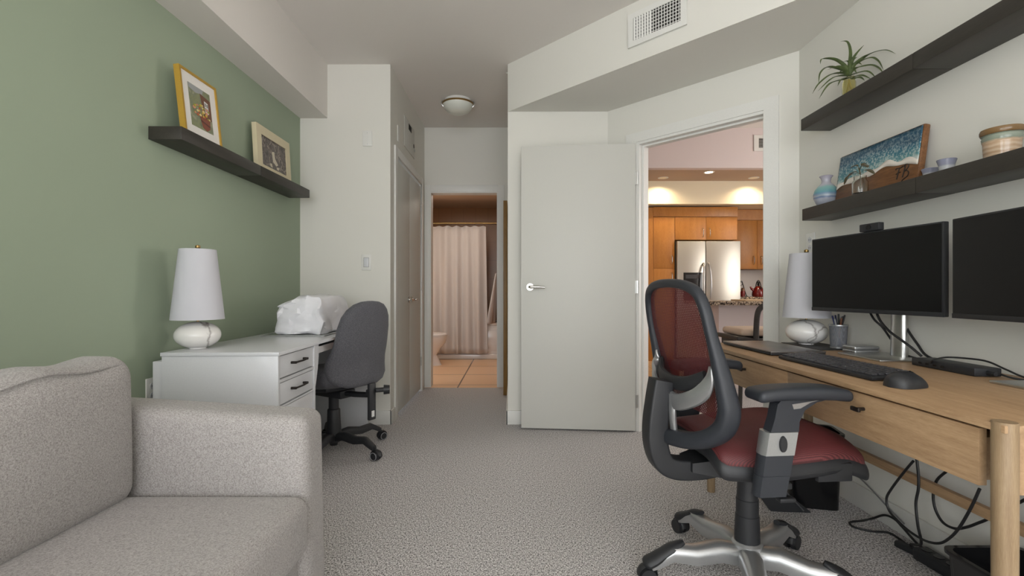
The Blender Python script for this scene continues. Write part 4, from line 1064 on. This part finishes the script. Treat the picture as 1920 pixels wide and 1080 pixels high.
ms = thing('computer_mouse', 'black wireless mouse on the front of the oak desk', 'mouse', (1.095, 1.305, ZT), rad(12))
mrings = []
for k in range(13):
    t = k/12*2-1; x = .058*t; wd = .034*(1-abs(t)**3.2)**.5*(1-.12*t) + .0015; ht = (.04*(1-(abs(t+.15)/1.16)**2.4)) + .002
    ring = []
    for j in range(20):
        a = PI*j/19; ring.append((x, wd*math.cos(a), .001 + ht*math.sin(a)**.8))
    mrings.append(ring)
MB().loft(mrings).build('shell', BLACKP, ms, sharp=70)
MB().tube([(x, 0, .0015+.04*(1-(abs(x/.058+.15)/1.16)**2.4)+.003) for x in (.012, .02, .03, .04)], .0022, 8).build('scroll_wheel', BLACKG, ms)
MB().tube([(.02*math.cos(PI*k/10)-.01, -.0305+.004*math.sin(PI*k/10), .018+.012*math.sin(PI*k/10)) for k in range(11)], .0012, 6).build('side_button', BLACKG, ms)

lp = thing('laptop', 'closed grey laptop at the far end of the oak desk', 'laptop', (1.165, 2.135, ZT), rad(-89))
B(-.21, .21, -.11, .118, .003, .011, bev=.002).build('base', BLACKP, lp)
LID = plain('gunmetal_lid', (116, 112, 110), .32, metal=.7)
B(-.211, .211, -.111, .119, .0113, .0185, bev=.0025).build('lid', LID, lp)
for x in (-.17, .17):
    for y in (-.09, .1): MB().cyl((x, y, 0), (x, y, .0032), .008, seg=10).build('foot', BLACKP, lp)

dm = B(1.38, 1.57, 2.10, 2.41, ZT, ZT+.003, bev=.001).build('desk_mat', plain('black_mat', (38, 37, 36), .5)); tag(dm, 'thin black mat under the lamp and pen cup on the oak desk', 'desk mat')
# lift lamp & cup are set onto the mat
bpy.data.objects['table_lamp.001'].location.z += .003

pc_ = thing('pen_cup', 'silver mesh pen cup on the oak desk', 'pen cup', (1.512, 2.178, ZT+.003))
CUPM = meshcloth('silver_wire_mesh', (120, 122, 128), (176, 178, 184), .12, 2200, 2200)
MB().lathe([(.038, .002), (.044, .105), (.0435, .105), (.0375, .002)], caps=False, seg=40, k=.84).build('mesh_wall', CUPM, pc_)
MB().lathe([(0, 0), (.04, 0), (.04, .006), (0, .006)], k=.84).build('foot', SILVER, pc_)
MB().lathe([(.044, .102), (.0465, .103), (.0465, .108), (.044, .108)], caps=False, seg=40, k=.84).build('rim', SILVER, pc_)
random.seed(4)
pens = [('blue pen at the left of the silver pen cup', (40, 52, 110)), ('navy pen beside the blue pen in the pen cup', (34, 40, 84)), ('grey pencil in the middle of the pen cup', (150, 150, 150)), ('black marker standing tallest in the pen cup', (22, 22, 24)),
    ('clear-ended black pen in the pen cup', (50, 52, 54)), ('brown pencil at the right of the pen cup', (120, 74, 52)), ('black pen leaning right in the pen cup', (30, 30, 34)), ('silver pen at the back of the pen cup', (160, 162, 166))]
for i, (lb, c) in enumerate(pens):
    a_ = 2*PI*i/8 + .4
    b0 = Vector((.014*math.cos(a_+2.5), .014*math.sin(a_+2.5), .008))
    u_ = [(-.01, .034), (.004, .030), (-.012, .012), (-.004, -.008), (.014, -.018), (-.006, -.034), (.012, -.034), (.022, .006)][i]
    t1_ = Vector((u_[0]*.84, u_[1]*.84, .135 + [.012, .015, .0, .022, .012, .005, .018, .01][i]))
    b0 = Vector((-u_[0]*.5, -u_[1]*.3, .0075))
    pe = thing('pencil' if 'pencil' in lb else 'marker' if 'marker' in lb else 'pen', lb, 'pencil' if 'pencil' in lb else 'marker' if 'marker' in lb else 'pen', (1.512, 2.178, ZT+.003), 0, 'pens and pencils in the cup')
    d_ = (t1_-b0)
    MB().cyl(b0, b0+d_*.8, .0042, seg=10).build('barrel', plain('pen_barrel', c, .3), pe)
    MB().cyl(b0+d_*.8, t1_, .0046, .0036, seg=10).build('cap', plain('pen_cap', tuple(min(255, int(x*.8+12)) for x in c), .3), pe)

for i, lb in enumerate(('lower silver hard drive of the two stacked by the monitor', 'upper silver hard drive of the two stacked by the monitor')):
    hd_ = thing('hard_drive', lb, 'hard drive', (1.495, 2.03, ZT + .0165*i), rad(2), 'stacked silver drives')
    B(-.05, .06, -.045, .03, 0, .016, bev=.006, seg=3).build('case', SILVER, hd_)
    B(-.0506, -.0498, -.03, .02, .007, .009).build('seam_line', GREYP, hd_)

dk = thing('docking_station', 'flat black docking station on the oak desk behind the mouse', 'docking station', (1.475, 1.572, ZT), rad(-92))
B(-.12, .12, -.04, .042, .001, .027, bev=.003).build('case', BLACKP, dk)
for k in range(4): B(-.09+k*.03, -.077+k*.03, -.0405, -.0395, .01, .016).build('port', BLACKG, dk)
MB().cyl((.12, 0, .013), (.145, 0, .013), .007, seg=10).build('plug', BLACKP, dk)

# ---- cables
CAB_B = plain('black_cable', (26, 26, 27), .5); CAB_G = plain('grey_cable', (120, 120, 120), .5)
def atX(px, py, X):
    Y = F*X/(px-CX); return Vector((X, Y, 1-(py-CY)*Y/F))
def cable(label, pts, r=.0035, mat=CAB_B, cat='cable', group=None):
    C = catmull(pts, 8)
    o = MB().tube(C, r, 8).build('cable', mat); tag(o, label, cat, group); return o
Z8 = lambda a, b, X: atX(1440+a/6, 580+b/6, X)
cable('black monitor cable dropping left of the silver stand column', [Z8(1150, 40, 1.50), Z8(1200, 120, 1.50), Z8(1290, 205, 1.52), Z8(1400, 360, 1.56), Z8(1470, 440, 1.56), Z8(1530, 508, 1.56), (1.56, 1.78, ZT+.004), (1.555, 1.70, ZT+.005)], .0042, group='cables around the monitor stand')
cable('black monitor cable crossing in front of the silver stand column', [Z8(1225, 50, 1.45), Z8(1270, 140, 1.45), Z8(1370, 250, 1.45), Z8(1500, 345, 1.46), Z8(1620, 435, 1.475), Z8(1730, 530, 1.49)], .0046, group='cables around the monitor stand')
cable('black monitor cable hanging right of the silver stand column', [Z8(1510, 120, 1.545), Z8(1580, 245, 1.545), Z8(1680, 390, 1.545), Z8(1790, 525, 1.545), (1.545, 1.66, ZT+.006)], .0046, group='cables around the monitor stand')
Z1 = lambda a, b, X: atX(1440+a/2.842, 380+b/2.842, X)
cable('thin black cable arching over the docking station', [(1.44, 1.615, .752), Z1(885, 838, 1.432), Z1(960, 824, 1.50), Z1(1100, 834, 1.53), Z1(1180, 850, 1.53), Z1(1270, 890, 1.53), (1.54, 1.40, ZT+.005), (1.54, 1.28, ZT+.004), (1.555, 1.15, ZT+.004)], .003, group='cables around the docking station')
cable('black cable plugged into the near end of the docking station', [(1.482, 1.425, ZT+.013), (1.49, 1.40, ZT+.007), (1.51, 1.36, ZT+.004), (1.54, 1.25, ZT+.004)], .003, group='cables around the docking station')
Z3 = lambda a, b, X: atX(1560+a/3.178, 740+b/3.178, X)
cable('black cable looping in a low U below the near drawer',  [Z3(*p, 1.43) for p in ((485, 395), (430, 460), (355, 560), (325, 620), (340, 690), (400, 760), (470, 820), (560, 872), (640, 885), (700, 855), (760, 790), (830, 670), (880, 560))], .0042, group='cables under the oak desk')
cable('black cable dropping straight down to the floor under the desk', [Z3(504, 380, 1.44)] + [Z3(*p, 1.44) for p in ((515, 480), (515, 560), (500, 650), (512, 780))] + [Z3(530, 890, 1.46), (1.52, 1.79, .03), (1.535, 1.69, .012)], .0045, group='cables under the oak desk')
cable('black cable hanging in a loop behind the desk stretcher', [Z3(*p, 1.53) for p in ((685, 455), (625, 510), (603, 590), (615, 680), (660, 760), (730, 797), (800, 790), (870, 765), (950, 730))] + [(1.53, 1.36, .42)], .0045, group='cables under the oak desk')
cable('grey cable running diagonally down the right wall under the desk', [Z3(135, 465, 1.588), Z3(240, 570, 1.588), Z3(330, 668, 1.588), Z3(430, 770, 1.586)], .003, CAB_G)
def onfloor(a, b):
    px, py = 1560+a/3.178, 740+b/3.178; s = py-CY; X = (px-CX)/s
    if X < 1.575: return Vector((X, F/s, .005))
    return atX(px, py, 1.575)
cable('black power cord snaking over the carpet under the oak desk', [onfloor(*p) for p in ((600, 990), (560, 930), (500, 880), (420, 790), (370, 740), (310, 718), (240, 745), (180, 758), (110, 768), (130, 795), (230, 820), (330, 828), (400, 865), (450, 905))], .0045)
ad_ = thing('power_adapter', 'small black inline adapter on the carpet by the baseboard', 'power adapter', onfloor(480, 932)+Vector((-.02, 0, -.005)), rad(105))
B(-.05, .04, -.016, .016, 0, .024, bev=.006).build('brick', BLACKP, ad_)
ps = thing('power_strip', 'black power block on the carpet beside the black tub', 'power strip', (1.53, 1.70, 0), rad(95))
B(-.09, .06, -.03, .03, 0, .045, bev=.008).build('case', BLACKP, ps)
for k in range(3): MB().cyl((-.06+k*.045, 0, .044), (-.06+k*.045, 0, .047), .016, seg=16).build('socket', BLACKG, ps)

# ---- bins under the desk
def ring_rect(hx_, hy_, z, r=.03, n=4):
    pts = []
    for (sx, sy, a0) in ((1, 1, 0), (-1, 1, 90), (-1, -1, 180), (1, -1, 270)):
        for k in range(n+1):
            a = rad(a0 + 90*k/n); pts.append((sx*(hx_-r) + r*math.cos(a), sy*(hy_-r) + r*math.sin(a), z))
    return pts
def tubbin(par, hx_, hy_, h, taper, mat, lip=.008):
    q = [ring_rect(hx_*taper, hy_*taper, 0), ring_rect(hx_*taper, hy_*taper, .004), ring_rect(hx_, hy_, h-.02), ring_rect(hx_+lip, hy_+lip, h-.012), ring_rect(hx_+lip, hy_+lip, h), ring_rect(hx_-.006, hy_-.006, h), ring_rect(hx_*taper-.006, hy_*taper-.006, .012)]
    return MB().loft(q).build('tub', mat, par, sharp=50)
wb_ = thing('waste_bin', 'tall black rectangular waste bin under the far end of the oak desk', 'bin', (1.41, 2.225, 0), rad(-14))
tubbin(wb_, .112, .082, .35, .90, BLACKG)
B(-.085, .085, -.055, .055, .012, .2, bev=.01).build('liner_bag', plain('grey_bin_bag', (70, 70, 72), .6), wb_)
dp = thing('dustpan', 'black dustpan with a grey lip leaning on the waste bin', 'dustpan', (1.235, 2.135, 0), rad(-4))
MB().loft([[(-.1, 0, .055), (-.1, 0, .1), (-.1, .02, .1), (-.1, .02, .055)], [(-.06, -.005, .0), (-.055, -.005, .125), (-.055, .02, .125), (-.06, .02, 0)], [(-.01, -.012, 0.001), (-.01, -.012, .098), (-.01, .015, .098), (-.01, .015, 0.001)], [(.11, -.012, .001), (.11, -.012, .006), (.11, .0, .006), (.11, .0, .001)]]).build('scoop', BLACKP, dp)
MB().tube([(-.05, -.016, .122), (.0, -.018, .095), (.075, -.018, .012)], .006, 8, ref=(0, 1, 0), flat=.5).build('lip', plain('grey_rubber_lip', (92, 92, 94), .4), dp)
bt_ = thing('storage_tub', 'glossy black open tub on the carpet behind the oak desk leg', 'tub', (1.467, 1.335, 0))
tubbin(bt_, .117, .135, .20, .92, BLACKG, .008)
B(-.085, .085, -.1, .1, .012, .12, bev=.01).build('contents', BLACKP, bt_)

# ================================================================== RED MESH CHAIR
CW = rad(5)
rc = thing('mesh_office_chair', 'office chair with a dark red mesh back and seat at the oak desk', 'chair', (.81, 1.62, 0), CW)
star(rc, [rad(109+72*k) for k in range(5)], .335, CW, .06, SILVER, BLACKP, BLACKP, .098, .075, .034)
MB().lathe([(0, .07), (.045, .07), (.05, .09), (.05, .135), (.043, .142), (0, .142)], seg=32).build('hub', SILVER, rc)
MB().lathe([(0, .135), (.040, .135), (.041, .15), (.038, .23), (.036, .232), (.036, .285), (.034, .287), (.031, .35), (.031, .40), (0, .40)], seg=32).build('gas_column', BLACKP, rc)
RSEAT = NT('dark_red_seat_mesh')
def rseat():
    k = RSEAT; v = k.coords((1, 1, 1)); wv = k.n('ShaderNodeTexWave', Scale=130.0, Distortion=.6, Detail=1.0, bands_direction='X'); k.l(v, wv.inputs['Vector'])
    wv2 = k.n('ShaderNodeTexWave', Scale=130.0, Distortion=.6, Detail=1.0, bands_direction='Y'); k.l(v, wv2.inputs['Vector'])
    m = k.n('ShaderNodeMath', operation='MULTIPLY'); k.l(wv.outputs['Fac'], m.inputs[0]); k.l(wv2.outputs['Fac'], m.inputs[1])
    k.l(k.ramp(m.outputs[0], [(.0, lin((66, 24, 26))), (.7, lin((122, 52, 54)))]), k.b.inputs['Base Color']); k.b.inputs['Roughness'].default_value = .55; k.bump(m.outputs[0], .5, .001)
rseat(); RSEAT = RSEAT.m
def sdef(v):
    u = v.x; t = max(0, u-.12)/.17
    z = v.z + .012 + .09*(u+.08) - .07*t*t - .038*max(0, (abs(v.y)-.1)/.135)**2 + .012*max(0, -u-.1)/.12
    y = v.y*(1 - .10*max(0, u-.1)/.17 - .16*max(0, -u-.05)/.16)
    return (u, y, z)
MB().soft((.030, 0, .504), (.230, .232, .026), .024, (0, 0, .012), n=14, e=4, deform=sdef).build('seat', RSEAT, rc)
MB().soft((.031, 0, .480), (.240, .240, .031), .028, (0, 0, 0), n=14, e=3, deform=sdef).build('seat_rim', BLACKP, rc)
MB().loft([[(-.24, s_*.05, .40) if False else (-.22, -.05, .40), (-.22, .05, .40), (-.22, .05, .43), (-.22, -.05, .43)], [(-.1, -.085, .385), (-.1, .085, .385), (-.1, .085, .455), (-.1, -.085, .455)], [(.1, -.085, .385), (.1, .085, .385), (.1, .085, .46), (.1, -.085, .46)], [(.15, -.06, .42), (.15, .06, .42), (.15, .06, .46), (.15, -.06, .46)]]).build('mechanism', BLACKP, rc)
MB().tube(catmull([(-.02, -.08, .41), (-.03, -.15, .405), (-.035, -.2, .395), (-.03, -.235, .39)], 4), .007, 8).box(-.055, -.005, -.255, -.228, .383, .397, bev=.005).build('tilt_lever', BLACKP, rc)
# seat slide strap block on the near side
B(.08, .19, -.232, -.215, .43, .485, bev=.004).build('slide_handle', BLACKP, rc)
# spine: rises behind the back, curves forward under the seat
spn = catmull([(-.08, 0, .415), (-.18, 0, .40), (-.26, 0, .402), (-.305, 0, .425), (-.326, 0, .48), (-.328, 0, .55), (-.318, 0, .63), (-.306, 0, .70)], 6)
MB().tube(spn, [.036]*len(spn), 24, ref=(0, 1, 0), flat=.95, power=.22).build('spine', BLACKP, rc, sharp=50)
# back frame loop
half = [(-.288, 0, 1.027), (-.284, -.08, 1.024), (-.278, -.145, 1.013), (-.271, -.19, .99), (-.262, -.214, .945), (-.248, -.224, .87), (-.228, -.229, .79), (-.208, -.232, .705), (-.197, -.230, .645), (-.203, -.21, .59), (-.23, -.165, .548), (-.262, -.095, .524), (-.285, 0, .515)]
loop = half + [(a, -b, c) for a, b, c in reversed(half[1:-1])]
CL = catmull(loop, 6, closed=True)
def brad(p):
    low = max(0, min(1, (.86-p.z)/.22)); return .0170 + .0145*low
MB().tube(CL, [brad(p) for p in CL], 14, closed=True, ref=(1, 0, 0), flat=.86, power=.7).build('back_frame', GREYP, rc, sharp=60)
right = catmull(half, 6)
g = []
for p in right[3:53]:
    row = []
    for j in range(17):
        t = j/16*2-1
        row.append((p.x - .012*(1-t*t), p.y*-t if True else 0, p.z))
    g.append(row)
RMESH = meshcloth('dark_red_back_mesh', (84, 30, 33), (146, 64, 66), .58, 760, 560)
MB().sheet(g).build('back_mesh', RMESH, rc)
# lumbar pad and silver yoke
lum = catmull([(-.235, -.17, .735), (-.262, -.1, .705), (-.272, 0, .695), (-.262, .1, .705), (-.235, .17, .735)], 6)
MB().tube(lum, .024, 12, ref=(0, 0, 1), flat=.45, power=.7).build('lumbar_pad', BLACKP, rc)
for sg in (-1, 1):
    yk = catmull([(-.282, sg*.012, .645), (-.282, sg*.07, .64), (-.268, sg*.14, .665), (-.250, sg*.178, .695), (-.240, sg*.198, .735), (-.240, sg*.206, .775)], 6)
    N = len(yk)
    MB().tube(yk, [.027 if k < N*.6 else .027*(1-.72*(k-N*.6)/(N*.4)) for k in range(N)], 12, ref=(0, .35, 1), flat=.45, power=.75).build('yoke_arm', SILVER, rc)
MB().tube(catmull([(-.285, -.04, .66), (-.287, -.045, .60), (-.28, -.04, .545), (-.276, -.045, .52)], 5), .018, 10, ref=(0, 1, 0), flat=.6).tube(catmull([(-.285, .04, .66), (-.287, .045, .60), (-.28, .04, .545), (-.276, .045, .52)], 5), .018, 10, ref=(0, 1, 0), flat=.6).build('yoke_drop', SILVER, rc)
# armrests
for sg in (-1, 1):
    sh_ = 0 if sg < 0 else .004
    v0 = sg*.272
    arm = sempty('armrest'); del arm['kind']; arm.parent = rc
    def S_(m, nm, mt): return m.build(nm, mt, arm, sharp=45)
    tiltx = .17
    def slv(z0, z1, w0, w1, th):
        rings = []
        for k in range(5):
            z = z0 + (z1-z0)*k/4; w_ = w0 + (w1-w0)*k/4; uc = -.078 + (z-.57)*tiltx
            rings.append([(uc + w_*p, v0 + th*q, z) for p, q in [(-1, -.5), (-.86, -1), (.86, -1), (1, -.5), (1, .5), (.86, 1), (-.86, 1), (-1, .5)]])
        return MB().loft(rings)
    S_(slv(.420, .478, .045, .047, .021), 'lower_cover', GREYP)
    S_(slv(.479, .537, .047, .048, .022), 'sleeve', GREYP)
    S_(slv(.537, .602, .049, .0495, .0235), 'silver_collar', SILVER)
    S_(MB().loft([[( -.078 + .012*math.cos(a) + .002, v0+sg*(.0225), .570+.024*math.sin(a)) for a in [2*PI*k/20 for k in range(20)]], [(-.076 + .010*math.cos(a), v0+sg*.029, .570+.021*math.sin(a)) for a in [2*PI*k/20 for k in range(20)]]]), 'release_button', BLACKP)
    # upper post flaring into two prongs below the pad
    pp = MB()
    poly = [(-.108, .602), (-.024, .602), (-.022, .63), (-.006, .662), (.03, .684), (.07, .692), (.07, .698), (-.07, .698), (-.088, .68), (-.096, .64)]
    slot = []
    vs = [(a, v0-.018, b) for a, b in poly] + [(a, v0+.018, b) for a, b in poly]; n = len(poly)
    pp._faces(vs, [tuple(range(n-1, -1, -1)), tuple(range(n, 2*n))] + [(i, (i+1) % n, n+(i+1) % n, n+i) for i in range(n)])
    S_(pp, 'post', GREYP)
    S_(MB().prism([(-.045, .680), (.035, .690), (.01, .684), (-.02, .668), (-.04, .666)], v0+sg*.0175, v0+sg*.0192, axis='y'), 'post_slot', SILVER)
    B(-.12, -.03, min(v0, v0-sg*.10), max(v0, v0-sg*.10), .43, .448, bev=.004).build('support_bar', BLACKP, arm)
    def padf(v, s0=sh_):
        t = (v.x-s0+.01)/.148
        return (v.x, v.y + sg*.006*t, v.z - .012*abs(t)**3)
    MB().soft((-.012+sh_, v0-sg*.004, .711), (.136, .046, .017), .0155, (0, 0, .003), n=8, e=4, deform=padf).build('arm_pad', GREYP, arm)
